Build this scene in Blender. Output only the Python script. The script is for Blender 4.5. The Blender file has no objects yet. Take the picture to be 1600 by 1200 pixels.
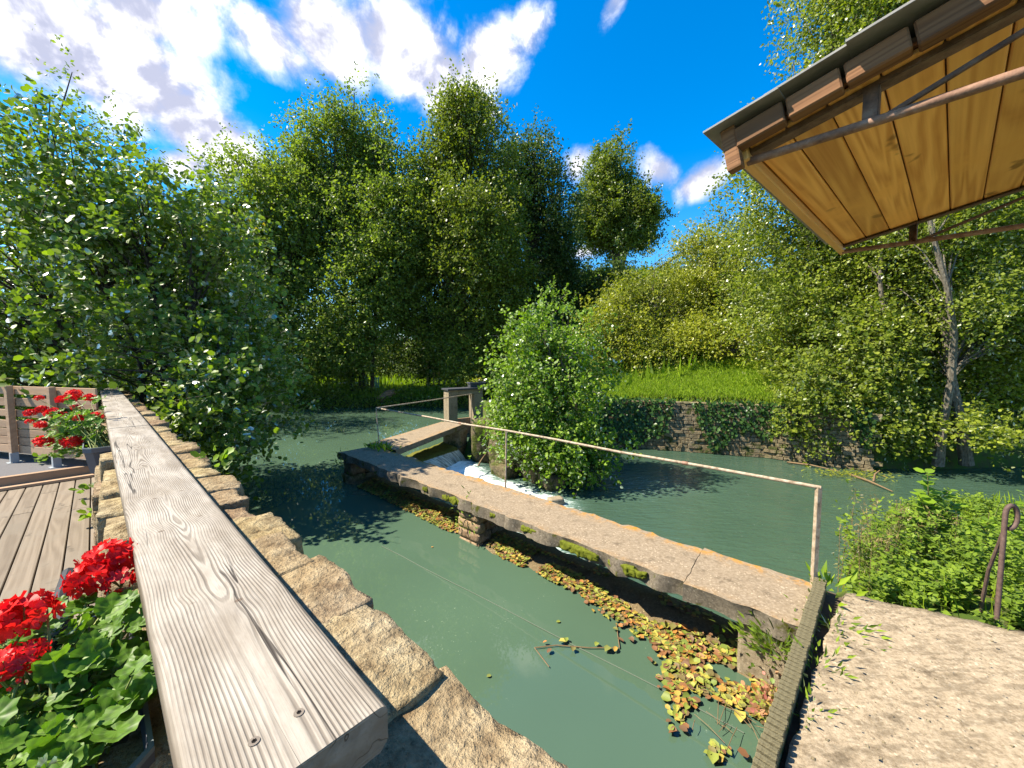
import bpy, bmesh, math, random
import numpy as np
from mathutils import Vector, Matrix, Euler

random.seed(7)
SC = bpy.context.scene
COL = SC.collection
R = math.radians
PI = math.pi

# ------------------------------------------------------------------ camera, sky, sun, exposure
EYE = Vector((0, 0, 1.55))
PITCH = R(3.8)
cam_d = bpy.data.cameras.new('camera')
cam_d.lens = 13.5; cam_d.sensor_width = 36; cam_d.clip_start = 0.02; cam_d.clip_end = 3000
cam = bpy.data.objects.new('camera', cam_d); COL.objects.link(cam)
cam.location = EYE; cam.rotation_euler = (R(90) - PITCH, 0, 0)
SC.camera = cam
SC.view_settings.view_transform = 'Standard'
SC.view_settings.look = 'None'
SC.view_settings.gamma = 1
SC.view_settings.use_curve_mapping = False
SC.view_settings.exposure = 1.6
SUN_AZ, SUN_EL = R(-93), R(50)          # azimuth from the viewing direction, negative = left
SUN_DIR = Vector((math.sin(SUN_AZ) * math.cos(SUN_EL), math.cos(SUN_AZ) * math.cos(SUN_EL), math.sin(SUN_EL)))
sd = bpy.data.lights.new('sun', 'SUN'); sd.energy = 4.6; sd.angle = R(0.5); sd.color = (1.0, 0.91, 0.74)
sun = bpy.data.objects.new('sun', sd); COL.objects.link(sun)
sun.rotation_euler = SUN_DIR.to_track_quat('Z', 'Y').to_euler()
SC.cycles.max_bounces = 9; SC.cycles.diffuse_bounces = 6; SC.cycles.glossy_bounces = 3
SC.cycles.transmission_bounces = 7; SC.cycles.transparent_max_bounces = 6
SC.cycles.use_denoising = True
SC.cycles.sample_clamp_indirect = 6


class NT:
    """small helper around a node tree"""
    def __init__(s, nt): s.t = nt; nt.nodes.clear()
    def n(s, ty, ins=None, **kw):
        nd = s.t.nodes.new('ShaderNode' + ty)
        for k, v in kw.items(): setattr(nd, k, v)
        for k, v in (ins or {}).items():
            if isinstance(v, tuple) and len(v) == 2 and hasattr(v[0], 'bl_idname'):
                s.t.links.new(v[0].outputs[v[1]], nd.inputs[k])
            elif hasattr(v, 'bl_idname'): s.t.links.new(v.outputs[0], nd.inputs[k])
            else: nd.inputs[k].default_value = v
        return nd
    def math(s, op, a, b=0.0, c=0.0, clamp=False):
        nd = s.n('Math', {0: a, 1: b, 2: c}, operation=op); nd.use_clamp = clamp; return nd
    def vm(s, op, a, b=(0, 0, 0)):
        return s.n('VectorMath', {0: a, 1: b}, operation=op)
    def mix(s, f, a, b, blend='MIX'):
        nd = s.t.nodes.new('ShaderNodeMix'); nd.data_type = 'RGBA'; nd.blend_type = blend
        for idx, v in ((0, f), (6, a), (7, b)):
            if isinstance(v, tuple) and len(v) == 2 and hasattr(v[0], 'bl_idname'): s.t.links.new(v[0].outputs[v[1]], nd.inputs[idx])
            elif hasattr(v, 'bl_idname'):
                o = v.outputs[2] if v.bl_idname == 'ShaderNodeMix' else v.outputs[0]
                s.t.links.new(o, nd.inputs[idx])
            else: nd.inputs[idx].default_value = v if not isinstance(v, tuple) or len(v) == 4 else (*v, 1)
        return nd
    def ramp(s, f, stops, interp='LINEAR'):
        nd = s.n('ValToRGB', {0: f}); cr = nd.color_ramp; cr.interpolation = interp
        while len(cr.elements) < len(stops): cr.elements.new(0.5)
        for e, (p, c) in zip(cr.elements, stops):
            e.position = p; e.color = (c, c, c, 1) if not isinstance(c, tuple) else (*c, 1)
        return nd
    def noise(s, vec, scale, detail=4, rough=0.55, dist=0.0, dim='3D'):
        ins = {'Scale': scale, 'Detail': detail, 'Roughness': rough, 'Distortion': dist}
        if vec is not None: ins['Vector'] = vec
        return s.n('TexNoise', ins, noise_dimensions=dim)
    def smooth(s, x, a, b, lo=0.0, hi=1.0):
        return s.n('MapRange', {0: x, 1: a, 2: b, 3: lo, 4: hi}, interpolation_type='SMOOTHSTEP')


def c_out(nd):
    return (nd, 2) if nd.bl_idname == 'ShaderNodeMix' else (nd, 0)


def build_world():
    w = bpy.data.worlds.new('World'); SC.world = w; w.use_nodes = True
    T = NT(w.node_tree)
    sky = T.n('TexSky', sky_type='NISHITA')
    sky.sun_disc = False; sky.sun_elevation = SUN_EL; sky.sun_rotation = SUN_AZ
    sky.air_density = 1.0; sky.dust_density = 0.1; sky.ozone_density = 3.0; sky.altitude = 150
    tc = T.n('TexCoord')
    d = T.vm('NORMALIZE', (tc, 'Generated'))
    xyz = T.n('SeparateXYZ', {0: d})
    az = T.math('ARCTAN2', (xyz, 0), (xyz, 1))
    el = T.math('ARCSINE', (xyz, 2))
    ae = T.n('CombineXYZ', {0: az, 1: el, 2: 0.0})
    skyc = T.n('HueSaturation', {'Hue': 0.5, 'Saturation': 1.46, 'Value': 0.66, 'Fac': 1.0, 'Color': sky})
    # clouds: soft regions (azimuth, elevation, half widths, tilt, weight) broken up by noise
    blobs = [(-50, 28, 7, 5.5, 0, 1.15), (-44, 27.5, 9, 5.5, -10, 1.2), (-38, 24.5, 8, 3.8, -22, 1.2), (-42, 32, 7, 3, 8, 1.1), (-38, 35.5, 5, 2.4, 10, .95), (-33.5, 22.5, 3.6, 1.5, -30, 1.0),
             (-31, 33.5, 5.5, 3.0, -12, .95), (-24, 36, 6.5, 3.6, -8, 1.1), (-15, 36.5, 7.5, 4.4, -10, 1.2), (-9, 33.8, 5.5, 3.6, -20, 1.1), (-3, 36.5, 5.5, 3.4, 20, 1.05), (2.5, 39, 4, 2.2, 20, .95), (-4, 31.5, 2.6, 2.2, -40, .9),
             (-39.5, 20.6, 3.0, 1.8, 10, 1.05), (9.3, 25.6, 2.6, 2.2, 30, .85), (20, 24, 3.0, 2.1, -35, .95), (25.5, 21.8, 3.6, 1.9, 25, .95), (10.5, 15, 3.5, 1.2, 0, .85),
             (14.5, 40.5, 2.6, 1.3, 40, .75), (-75, 38, 16, 10, -10, 1.0), (75, 30, 20, 8, 15, .9), (130, 25, 25, 8, 0, .9), (-130, 28, 28, 9, 10, .9), (180, 45, 25, 12, 0, .9), (40, 62, 16, 9, 20, .8), (-30, 65, 14, 8, -20, .8)]
    dens = None
    for a, e, sx, sy, rot, wt in blobs:
        mp = T.n('Mapping', {0: ae, 'Location': (R(a), R(e), 0), 'Rotation': (0, 0, R(rot)), 'Scale': (R(sx), R(sy), 1)}, vector_type='TEXTURE')
        ln = T.n('VectorMath', {0: mp}, operation='LENGTH')
        v = T.n('MapRange', {0: (ln, 1), 1: 1.75, 2: 0.0, 3: 0.0, 4: wt}, interpolation_type='SMOOTHSTEP')
        dens = v if dens is None else T.math('MAXIMUM', dens, v)
    nz = T.noise(d, 8.0, 9, 0.60, 0.25)
    nz2 = T.noise(T.vm('ADD', d, (0.028, -0.01, -0.024)), 8.0, 5, 0.58, 0.25)
    fine = T.noise(d, 24, 6, 0.62, 0.4)
    n1 = T.math('MULTIPLY_ADD', nz, 1.55, -0.77)
    n2 = T.math('MULTIPLY_ADD', fine, 0.55, -0.27)
    tot = T.math('ADD', T.math('ADD', T.math('MULTIPLY', dens, 1.12), n1), n2)
    alpha = T.smooth(tot, 0.30, 1.08)
    has = T.smooth(dens, 0.02, 0.25)
    alpha = T.math('MULTIPLY', alpha, has)
    # thick parts turn lavender grey, lit edges stay white
    sh = T.math('SUBTRACT', (nz, 0), (nz2, 0))
    lit = T.smooth(T.math('ADD', T.math('MULTIPLY', sh, 4.2), T.math('MULTIPLY_ADD', fine, 0.7, -0.30)), -0.42, 0.42)
    body = T.noise(d, 3.1, 3, 0.5)
    litb = T.math('MULTIPLY', lit, T.smooth(body, 0.34, 0.62, 0.35, 1.0))
    cc = T.mix(litb, (0.38, 0.40, 0.52), (1.08, 1.06, 1.09))
    clouds = T.vm('SCALE', c_out(cc)); clouds.inputs['Scale'].default_value = 3.7
    fin = T.mix(alpha, c_out(skyc), (clouds, 0))
    bg = T.n('Background', {0: c_out(fin), 1: 0.148})
    T.n('OutputWorld', {0: bg})
    w.cycles.sampling_method = 'MANUAL'; w.cycles.sample_map_resolution = 1024


build_world()

# ------------------------------------------------------------------ frame of reference
_c, _s = math.cos(PITCH), math.sin(PITCH)


def ray(px, py):
    u, v = (px - 800) / 600, (600 - py) / 600
    return Vector((u, _c + v * _s, -_s + v * _c))


def at(px, py, z):
    r = ray(px, py); return EYE + r * ((z - EYE.z) / r.z)


def aty(px, py, y):
    r = ray(px, py); return EYE + r * (y / r.y)


DA = Vector((-0.7361, 0.6768, 0)); DL = Vector((0.6768, 0.7361, 0))     # along / across the footbridge and handrail
YAW = math.atan2(DA.y, DA.x)


def P(a, l, z=0.0): return Vector((DA.x * a + DL.x * l, DA.y * a + DL.y * l, z))


def al(v): return v.x * DA.x + v.y * DA.y, v.x * DL.x + v.y * DL.y


Z_UP, Z_DN, Z_BR, Z_PL = -1.20, -1.75, -0.55, 1.0


def vnoise(p, seed=0):
    p = np.asarray(p, dtype=np.float64)
    i = np.floor(p).astype(np.int64); f = p - i; f = f * f * (3 - 2 * f)
    out = np.zeros(len(p))
    for dx in (0, 1):
        for dy in (0, 1):
            for dz in (0, 1):
                h = (i[:, 0] + dx) * 374761393 + (i[:, 1] + dy) * 668265263 + (i[:, 2] + dz) * 2147483647 + seed * 144665
                h = (h ^ (h >> 13)) * 1274126177; h = (h ^ (h >> 16)) & 0xFFFF
                w = (f[:, 0] if dx else 1 - f[:, 0]) * (f[:, 1] if dy else 1 - f[:, 1]) * (f[:, 2] if dz else 1 - f[:, 2])
                out += w * h / 65535.0
    return out


def fbm(p, octs=4, seed=0):
    p = np.asarray(p, dtype=np.float64); o = np.zeros(len(p)); a = 0.5
    for k in range(octs):
        o += a * (vnoise(p, seed + k) - 0.5); p = p * 2.03 + 11.7; a *= 0.55
    return o


# ------------------------------------------------------------------ objects
def tag(o, label=None, cat=None, group=None, kind=None):
    if label: o['label'] = label
    if cat: o['category'] = cat
    if group: o['group'] = group
    if kind: o['kind'] = kind
    return o


def wloc(o):
    v = Vector((0, 0, 0))
    while o is not None:
        v = v + o.location; o = o.parent
    return v


def thing(name, label, cat, loc=(0, 0, 0), group=None):
    o = bpy.data.objects.new(name, None); COL.objects.link(o); o.location = loc
    o.empty_display_size = 0.1
    return tag(o, label, cat, group)


def put(name, me, m=None, parent=None, loc=None, rot=None, scale=None):
    """link a mesh; loc is in the world (the mesh's own origin), parents carry no rotation"""
    o = bpy.data.objects.new(name, me); COL.objects.link(o)
    if m is not None and not me.materials: me.materials.append(m)
    L = Vector(loc) if loc is not None else Vector((0, 0, 0))
    if parent is not None:
        o.parent = parent; L = L - wloc(parent)
    o.location = L
    if rot is not None: o.rotation_euler = rot
    if scale is not None: o.scale = scale
    return o


def np_mesh(name, V, F, smooth=False, attrs=None):
    V = np.asarray(V, dtype=np.float32); F = np.asarray(F, dtype=np.int32)
    me = bpy.data.meshes.new(name)
    k = F.shape[1]; nf = len(F)
    me.vertices.add(len(V)); me.vertices.foreach_set('co', V.ravel())
    me.loops.add(nf * k); me.loops.foreach_set('vertex_index', F.ravel())
    me.polygons.add(nf); me.polygons.foreach_set('loop_start', np.arange(0, nf * k, k, dtype=np.int32))
    if smooth: me.polygons.foreach_set('use_smooth', np.ones(nf, dtype=bool))
    for an, arr in (attrs or {}).items():
        a = me.attributes.new(an, 'FLOAT', 'POINT'); a.data.foreach_set('value', np.asarray(arr, dtype=np.float32))
    me.update(calc_edges=True); me.validate()
    return me


class MB:
    """collects boxes, tubes, prisms; mesh() joins them as one mesh"""
    def __init__(s): s.v = []; s.f = []
    def add(s, V, F):
        o = len(s.v); s.v += [tuple(x) for x in V]; s.f += [tuple(i + o for i in f) for f in F]; return s
    def box(s, c, size, M=None):
        hx, hy, hz = size[0] / 2, size[1] / 2, size[2] / 2
        V = [Vector((x, y, z)) for z in (-hz, hz) for y in (-hy, hy) for x in (-hx, hx)]
        if M is not None: V = [M @ v for v in V]
        c = Vector(c)
        return s.add([v + c for v in V], [(0, 2, 3, 1), (4, 5, 7, 6), (0, 1, 5, 4), (2, 6, 7, 3), (0, 4, 6, 2), (1, 3, 7, 5)])
    def prism(s, poly, z0, z1):
        n = len(poly); V = [(p[0], p[1], z0) for p in poly] + [(p[0], p[1], z1) for p in poly]
        ar = sum(poly[i][0] * poly[(i + 1) % n][1] - poly[(i + 1) % n][0] * poly[i][1] for i in range(n))
        F = [tuple(range(n))[::-1], tuple(range(n, 2 * n))] + [(i, (i + 1) % n, n + (i + 1) % n, n + i) for i in range(n)]
        if ar < 0: F = [f[::-1] for f in F]
        return s.add(V, F)
    def tube(s, pts, r, sides=8, caps=True):
        pts = [Vector(p) for p in pts]; rs = r if isinstance(r, (list, tuple)) else [r] * len(pts)
        V = []; up = Vector((0, 0, 1)); pu = None
        for i, p in enumerate(pts):
            t = (pts[min(i + 1, len(pts) - 1)] - pts[max(i - 1, 0)]).normalized()
            if pu is None:
                a = up if abs(t.z) < 0.9 else Vector((1, 0, 0)); u = t.cross(a).normalized()
            else: u = (pu - t * pu.dot(t)).normalized()
            pu = u; w = t.cross(u)
            for k in range(sides):
                an = 2 * PI * k / sides; V.append(p + (u * math.cos(an) + w * math.sin(an)) * rs[i])
        F = []
        for i in range(len(pts) - 1):
            for k in range(sides):
                a, b = i * sides + k, i * sides + (k + 1) % sides
                F.append((a, b, b + sides, a + sides))
        if caps: F += [tuple(range(sides))[::-1], tuple(range((len(pts) - 1) * sides, len(pts) * sides))]
        return s.add(V, F)
    def mesh(s, name, smooth=False, bevel=0.0, seg=2):
        me = bpy.data.meshes.new(name); me.from_pydata(s.v, [], s.f); me.update()
        if bevel > 0:
            bm = bmesh.new(); bm.from_mesh(me)
            es = [e for e in bm.edges if len(e.link_faces) == 2 and e.calc_face_angle(0) > 0.5]
            bmesh.ops.bevel(bm, geom=es, offset=bevel, segments=seg, profile=0.6, affect='EDGES', clamp_overlap=True)
            bm.to_mesh(me); bm.free()
        if smooth:
            me.polygons.foreach_set('use_smooth', [True] * len(me.polygons))
            try: me.set_sharp_from_angle(angle=R(38))
            except Exception: pass
        return me


def rough_block(name, size, cuts=(6, 5, 3), amp=0.02, freq=9.0, seed=0, roundness=0.18, lean=0.0):
    """an uneven stone block centred on its own origin, built from a displaced grid box"""
    bm = bmesh.new(); bmesh.ops.create_cube(bm, size=1.0)
    xs = [e for e in bm.edges if abs((e.verts[0].co - e.verts[1].co).x) > .5]
    bmesh.ops.subdivide_edges(bm, edges=xs, cuts=cuts[0], use_grid_fill=True)
    ys = [e for e in bm.edges if abs((e.verts[0].co - e.verts[1].co).y) > .5]
    bmesh.ops.subdivide_edges(bm, edges=ys, cuts=cuts[1], use_grid_fill=True)
    zs = [e for e in bm.edges if abs((e.verts[0].co - e.verts[1].co).z) > .5]
    bmesh.ops.subdivide_edges(bm, edges=zs, cuts=cuts[2], use_grid_fill=True)
    co = np.array([v.co[:] for v in bm.verts]) * 2
    ln = (np.abs(co) ** 5).sum(1) ** 0.2
    tgt = co / np.maximum(ln, 1e-6)[:, None]
    co = co * (1 - roundness * 2) + tgt * roundness * 2
    co = co / np.abs(co).max(0) * 0.5
    co = co * np.array(size)
    nrm = co / np.linalg.norm(co, axis=1)[:, None]
    q = co * freq + seed * 17.3
    dsp = fbm(q, 4, seed) * 2.2
    co = co + nrm * (dsp * amp)[:, None]
    co[:, 2] += amp * 1.1 * (vnoise(co * freq * .45 + seed * 3.1, seed + 9) - .5) * (co[:, 2] > 0)
    for v, c in zip(bm.verts, co): v.co = c
    me = bpy.data.meshes.new(name); bm.to_mesh(me); bm.free()
    me.polygons.foreach_set('use_smooth', [True] * len(me.polygons))
    return me


# ------------------------------------------------------------------ materials
def material(name):
    m = bpy.data.materials.new(name); m.use_nodes = True
    return m, NT(m.node_tree)


def finish(T, col, rough=0.8, bump=None, bstr=0.4, bdist=0.01, spec=0.3, metal=0.0):
    ins = {'Base Color': c_out(col) if hasattr(col, 'bl_idname') else (*col, 1), 'Metallic': metal, 'Specular IOR Level': spec}
    ins['Roughness'] = rough
    if bump is not None:
        ins['Normal'] = T.n('Bump', {'Height': bump, 'Strength': bstr, 'Distance': bdist})
    b = T.n('BsdfPrincipled', ins)
    T.n('OutputMaterial', {0: b}); return b


def leaf_mat(name, dark, light, trans=0.38, gloss=0.30, rough=0.33, hue=None):
    m, T = material(name)
    rnd = T.n('Attribute', attribute_name='rnd'); oi = T.n('ObjectInfo')
    f = T.math('MULTIPLY_ADD', (oi, 'Random'), 0.25, T.math('MULTIPLY', (rnd, 2), 0.85), clamp=True)
    col = T.mix(f, dark, light)
    if hue:
        sp = T.smooth((rnd, 2), 0.955, 0.985)
        col = T.mix(sp, col, hue)
    if name == 'geranium_leaf':
        tco = T.n('TexCoord'); sx = T.n('SeparateXYZ', {0: (tco, 'Object')})
        rr = T.n('VectorMath', {0: T.n('CombineXYZ', {0: (sx, 0), 1: (sx, 1), 2: 0.0})}, operation='LENGTH'); an = T.math('ARCTAN2', (sx, 1), (sx, 0))
        zone = T.math('MULTIPLY', T.smooth((rr, 1), .20, .28), T.smooth((rr, 1), .30, .40, 1, 0))
        vein = T.math('MULTIPLY', T.smooth(T.math('COSINE', T.math('MULTIPLY', an, 7.0)), .965, .995), T.smooth((rr, 1), .02, .45, 1, .2))
        bl = T.noise((tco, 'Object'), 9, 4, .6)
        col = T.mix(T.math('MULTIPLY', T.smooth(bl, .4, .7), .35), col, (.10, .16, .012))
        col = T.mix(T.math('MULTIPLY', zone, .5), col, (.03, .06, .012))
        col = T.mix(T.math('MULTIPLY', vein, .45), col, (.24, .34, .07))
    di = T.n('BsdfDiffuse', {0: c_out(col)})
    tcol = T.mix(1.0, c_out(col), (1.25, 1.35, 0.45), 'MULTIPLY')
    tr = T.n('BsdfTranslucent', {0: c_out(tcol)})
    a = T.n('MixShader', {0: trans, 1: di, 2: tr})
    gl = T.n('BsdfGlossy', {0: (1, 1, 1, 1), 'Roughness': rough})
    fr = T.n('Fresnel', {'IOR': 1.45})
    fac = T.math('MULTIPLY', fr, gloss * 1.5, clamp=True)
    b = T.n('MixShader', {0: fac, 1: a, 2: gl})
    T.n('OutputMaterial', {0: b})
    return m


def mat_bark(name, c1, c2, sc=6):
    m, T = material(name); tc = T.n('TexCoord')
    mp = T.n('Mapping', {0: (tc, 'Object'), 'Scale': (sc, sc, sc * .35)})
    n = T.noise(mp, 3, 6, .65); col = T.ramp(n, [(.35, c1), (.65, c2)])
    finish(T, col, .9, n, .6, .03); return m


def mat_stone(name, c1, c2, c3, sc=1.0, bstr=.7, bd=.02, moss=None, pits=True):
    m, T = material(name); tc = T.n('TexCoord'); oi = T.n('ObjectInfo')
    off = T.n('CombineXYZ', {0: T.math('MULTIPLY', (oi, 'Random'), 37.0), 1: T.math('MULTIPLY', (oi, 'Random'), 91.0), 2: 0.0})
    v = T.vm('ADD', (tc, 'Object'), off)
    big = T.noise(v, 3.2 * sc, 3, .5); mid = T.noise(v, 17 * sc, 6, .68); fine = T.noise(v, 75 * sc, 4, .7)
    vo = T.n('TexVoronoi', {'Vector': v, 'Scale': 38 * sc, 'Randomness': 1.0})
    col = T.ramp(mid, [(.30, c1), (.50, c2), (.72, c3)])
    hs = T.n('HueSaturation', {'Hue': T.math('MULTIPLY_ADD', (oi, 'Random'), .03, .485), 'Saturation': T.math('MULTIPLY_ADD', big, .5, .75), 'Value': T.math('MULTIPLY_ADD', (oi, 'Random'), .35, .82), 'Fac': 1.0, 'Color': c_out(col)})
    pit = T.smooth(fine, .30, .46)
    col2 = T.mix(T.math('MULTIPLY_ADD', pit, .55, .45), tuple(x * .28 for x in c1), c_out(hs))
    if moss:
        g = T.n('NewGeometry'); nz = T.n('SeparateXYZ', {0: (g, 'Normal')})
        mk = T.smooth(T.noise(v, 6 * sc, 5, .7), *moss[1])
        col2 = T.mix(mk, col2, moss[0])
    lay = T.noise(T.n('Mapping', {0: v, 'Scale': (5 * sc, 5 * sc, 26 * sc)}), 1.0, 5, .7)
    h = T.math('ADD', T.math('MULTIPLY_ADD', mid, .9, T.math('MULTIPLY', lay, .6)), T.math('ADD', T.math('MULTIPLY', fine, .5), T.math('MULTIPLY', (vo, 0), .25)))
    dark = T.smooth(T.noise(v, 9 * sc, 6, .75), .50, .64)
    col2 = T.mix(T.math('MULTIPLY', dark, .42), col2, tuple(x * .42 for x in c1))
    finish(T, col2, .93, h, bstr, bd, .15); return m


def mat_rust(name, c1=(.10, .05, .032), c2=(.24, .13, .08), c3=(.33, .25, .20), metal=.15, sc=1):
    m, T = material(name); tc = T.n('TexCoord')
    n = T.noise((tc, 'Object'), 14 * sc, 7, .7); n2 = T.noise((tc, 'Object'), 90 * sc, 3, .6)
    col = T.ramp(n, [(.32, c1), (.52, c2), (.75, c3)])
    finish(T, col, .72, T.math('ADD', n, (n2, 0)), .35, .004, .4, metal); return m


def mat_wood(name, dark, light, scale=1.0, axis=0, lines=60, knots=True, rough=.75, grey=None, ring=.20):
    """sawn board running along a local axis, growth rings cut flat, dark knots"""
    m, T = material(name); tc = T.n('TexCoord'); oi = T.n('ObjectInfo')
    off = T.n('CombineXYZ', {0: T.math('MULTIPLY', (oi, 'Random'), 53.0), 1: T.math('MULTIPLY', (oi, 'Random'), 17.0), 2: T.math('MULTIPLY', (oi, 'Random'), 7.0)})
    st = [3.0, 3.0, 3.0]; st[axis] = .13
    v = T.vm('ADD', (tc, 'Object'), off)
    mp = T.n('Mapping', {0: v, 'Scale': tuple(x * scale for x in st)})
    warp = T.noise(mp, 1.6, 3, .5, .6)
    rg = T.math('SINE', T.math('MULTIPLY', warp, lines))
    fib = T.n('Mapping', {0: v, 'Scale': tuple((2.5 if i == axis else 120) * scale for i in range(3))})
    fb = T.noise(fib, 1.0, 4, .6)
    f = T.math('ADD', T.math('MULTIPLY_ADD', rg, ring, .42), T.math('MULTIPLY_ADD', fb, .5, -.2))
    col = T.mix(f, dark, light)
    if knots:
        ks = [7.0, 7.0, 7.0]; ks[axis] = 2.3
        km = T.n('Mapping', {0: v, 'Scale': tuple(x * scale for x in ks)})
        vo = T.n('TexVoronoi', {'Vector': T.vm('ADD', km, T.vm('SCALE', (T.noise(v, 9, 2), 1))), 'Scale': 1.0, 'Randomness': 1.0})
        kk = T.smooth((vo, 0), .08, .22, 1.0, 0.0)
        col = T.mix(T.math('MULTIPLY', kk, .75), col, tuple(x * .35 for x in dark))
    bl = T.noise(v, 2.2 * scale, 4, .6)
    col = T.mix(T.smooth(bl, .42, .72), col, grey if grey else tuple(x * .7 for x in light))
    br = T.n('HueSaturation', {'Value': T.math('MULTIPLY_ADD', (oi, 'Random'), .35, .82), 'Color': c_out(col)})
    finish(T, br, rough, f, .35, .003, .25); return m


M = {}
M['leaf_hazel'] = leaf_mat('hazel_leaf', (.044, .090, .010), (.185, .270, .018), .46, .34, .45, (.27, .21, .02))
M['leaf_alder'] = leaf_mat('alder_leaf', (.082, .138, .022), (.245, .305, .045), .50, .10, .6)
M['leaf_dark'] = leaf_mat('dark_leaf', (.038, .072, .016), (.105, .155, .030), .40, .08, .6)
M['leaf_oak'] = leaf_mat('oak_leaf', (.062, .100, .012), (.210, .250, .026), .44, .10, .6)
M['leaf_yellow'] = leaf_mat('yellow_green_leaf', (.085, .125, .010), (.330, .340, .024), .45, .14, .6, (.34, .20, .05))
M['leaf_right'] = leaf_mat('bank_alder_leaf', (.066, .112, .010), (.290, .330, .024), .49, .16, .6)
M['leaf_bush'] = leaf_mat('bright_bush_leaf', (.050, .120, .008), (.225, .345, .016), .48, .26, .5)
M['leaf_weed'] = leaf_mat('weed_leaf', (.060, .120, .010), (.220, .310, .026), .45, .16, .55, (.30, .18, .05))
M['leaf_ger'] = leaf_mat('geranium_leaf', (.050, .130, .010), (.160, .290, .022), .42, .22, .45)
M['leaf_ivy'] = leaf_mat('ivy_leaf', (.018, .050, .012), (.060, .120, .022), .25, .32, .35)
M['grass'] = leaf_mat('grass_blade', (.100, .185, .010), (.270, .370, .022), .45, .10, .5)
M['bark'] = mat_bark('grey_bark', (.055, .045, .035), (.16, .14, .115))
M['bark_pale'] = mat_bark('pale_alder_bark', (.048, .040, .029), (.19, .165, .125), 9)
M['bark_dark'] = mat_bark('dark_bark', (.025, .02, .016), (.075, .06, .045))
M['twig'] = mat_bark('green_brown_stem', (.06, .055, .02), (.14, .12, .05), 20)
M['stone'] = mat_stone('golden_sandstone', (0.140, 0.092, 0.050), (0.290, 0.215, 0.125), (0.420, 0.335, 0.210), 1.0, 1.0, .03)
M['stone_grey'] = mat_stone('weathered_wall_stone', (.085, .062, .036), (.17, .13, .08), (.27, .215, .14), .5, .8, .04, ((.045, .06, .012), (.48, .64)))
M['mortar'] = mat_stone('old_mortar', (.10, .075, .045), (.19, .15, .095), (.27, .22, .15), 1.2, .6, .01)
M['rust'] = mat_rust('rusty_steel')
M['rust_light'] = mat_rust('rusty_pipe', (.15, .10, .06), (.33, .26, .18), (.46, .41, .32), .1, 1.6)
M['rust_dark'] = mat_rust('dark_rusty_steel', (.055, .03, .022), (.13, .075, .05), (.21, .15, .11), .15)
M['iron'] = mat_rust('brown_painted_iron', (.06, .035, .03), (.105, .066, .054), (.16, .105, .088), .1, 2)
M['deck'] = mat_wood('weathered_deck_wood', (.105, .080, .056), (.215, .175, .132), 1.0, 0, 70, True, .8, (.160, .132, .100))
M['fence_wood'] = mat_wood('fence_wood', (.25, .150, .088), (.41, .275, .175), 1.0, 0, 50, True, .8)
M['soffit'] = mat_wood('varnished_pine', (.43, .165, .032), (.86, .485, .14), 1.0, 1, 75, True, .45, (.70, .35, .085), .24)
M['soffit_trim'] = mat_wood('pine_trim', (.42, .20, .06), (.72, .42, .15), 1.0, 1, 40, False, .5)
M['batten'] = mat_wood('old_rafter_wood', (.085, .036, .016), (.24, .12, .055), 1.4, 0, 90, False, .85)
M['black_metal'] = mat_rust('black_metal', (.012, .012, .014), (.022, .022, .026), (.05, .05, .055), .4, 2)


def mat_concrete(name, c1, c2, c3, lichen=None, cracks=False, moss=None, streak=None, spotv=1.3):
    m, T = material(name); tc = T.n('TexCoord'); v = (tc, 'Object')
    a = T.noise(v, 2.3, 5, .6); b = T.noise(v, 34, 6, .78); c = T.noise(v, 130, 3, .7)
    col = T.ramp(b, [(.28, c1), (.5, c2), (.74, c3)])
    vo = T.n('TexVoronoi', {'Vector': v, 'Scale': 33.0, 'Randomness': 1.0})
    spot = T.math('MULTIPLY', T.smooth((vo, 0), .15, .34, 1, 0), T.smooth(T.noise(v, 7, 3), .45, .6))
    col = T.mix(T.math('MULTIPLY', spot, .8), col, tuple(min(1, x * spotv) for x in c3))
    dk = T.smooth(T.noise(v, 5.5, 6, .72), .52, .70)
    col = T.mix(T.math('MULTIPLY', dk, .55), col, tuple(x * .35 for x in c1))
    if streak:
        mp = T.n('Mapping', {0: v, 'Rotation': (0, 0, streak[0]), 'Scale': streak[1]})
        sn = T.smooth(T.noise(mp, 1, 5, .65), .47, .62)
        col = T.mix(T.math('MULTIPLY', sn, .42), col, tuple(x * .5 for x in c1))
    if lichen:
        at_ = T.n('Attribute', attribute_name='edge')
        lm = T.math('MULTIPLY', (at_, 2), T.smooth(T.noise(v, 7, 6, .75), .44, .60))
        col = T.mix(lm, col, lichen)
    if moss:
        mm = T.smooth(T.noise(v, 4.5, 5, .7), moss[1], moss[1] + .1)
        col = T.mix(mm, col, moss[0])
    h = T.math('ADD', T.math('MULTIPLY', b, .5), T.math('MULTIPLY', c, .5))
    finish(T, col, .95, h, .8, .012, .12); return m


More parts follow.
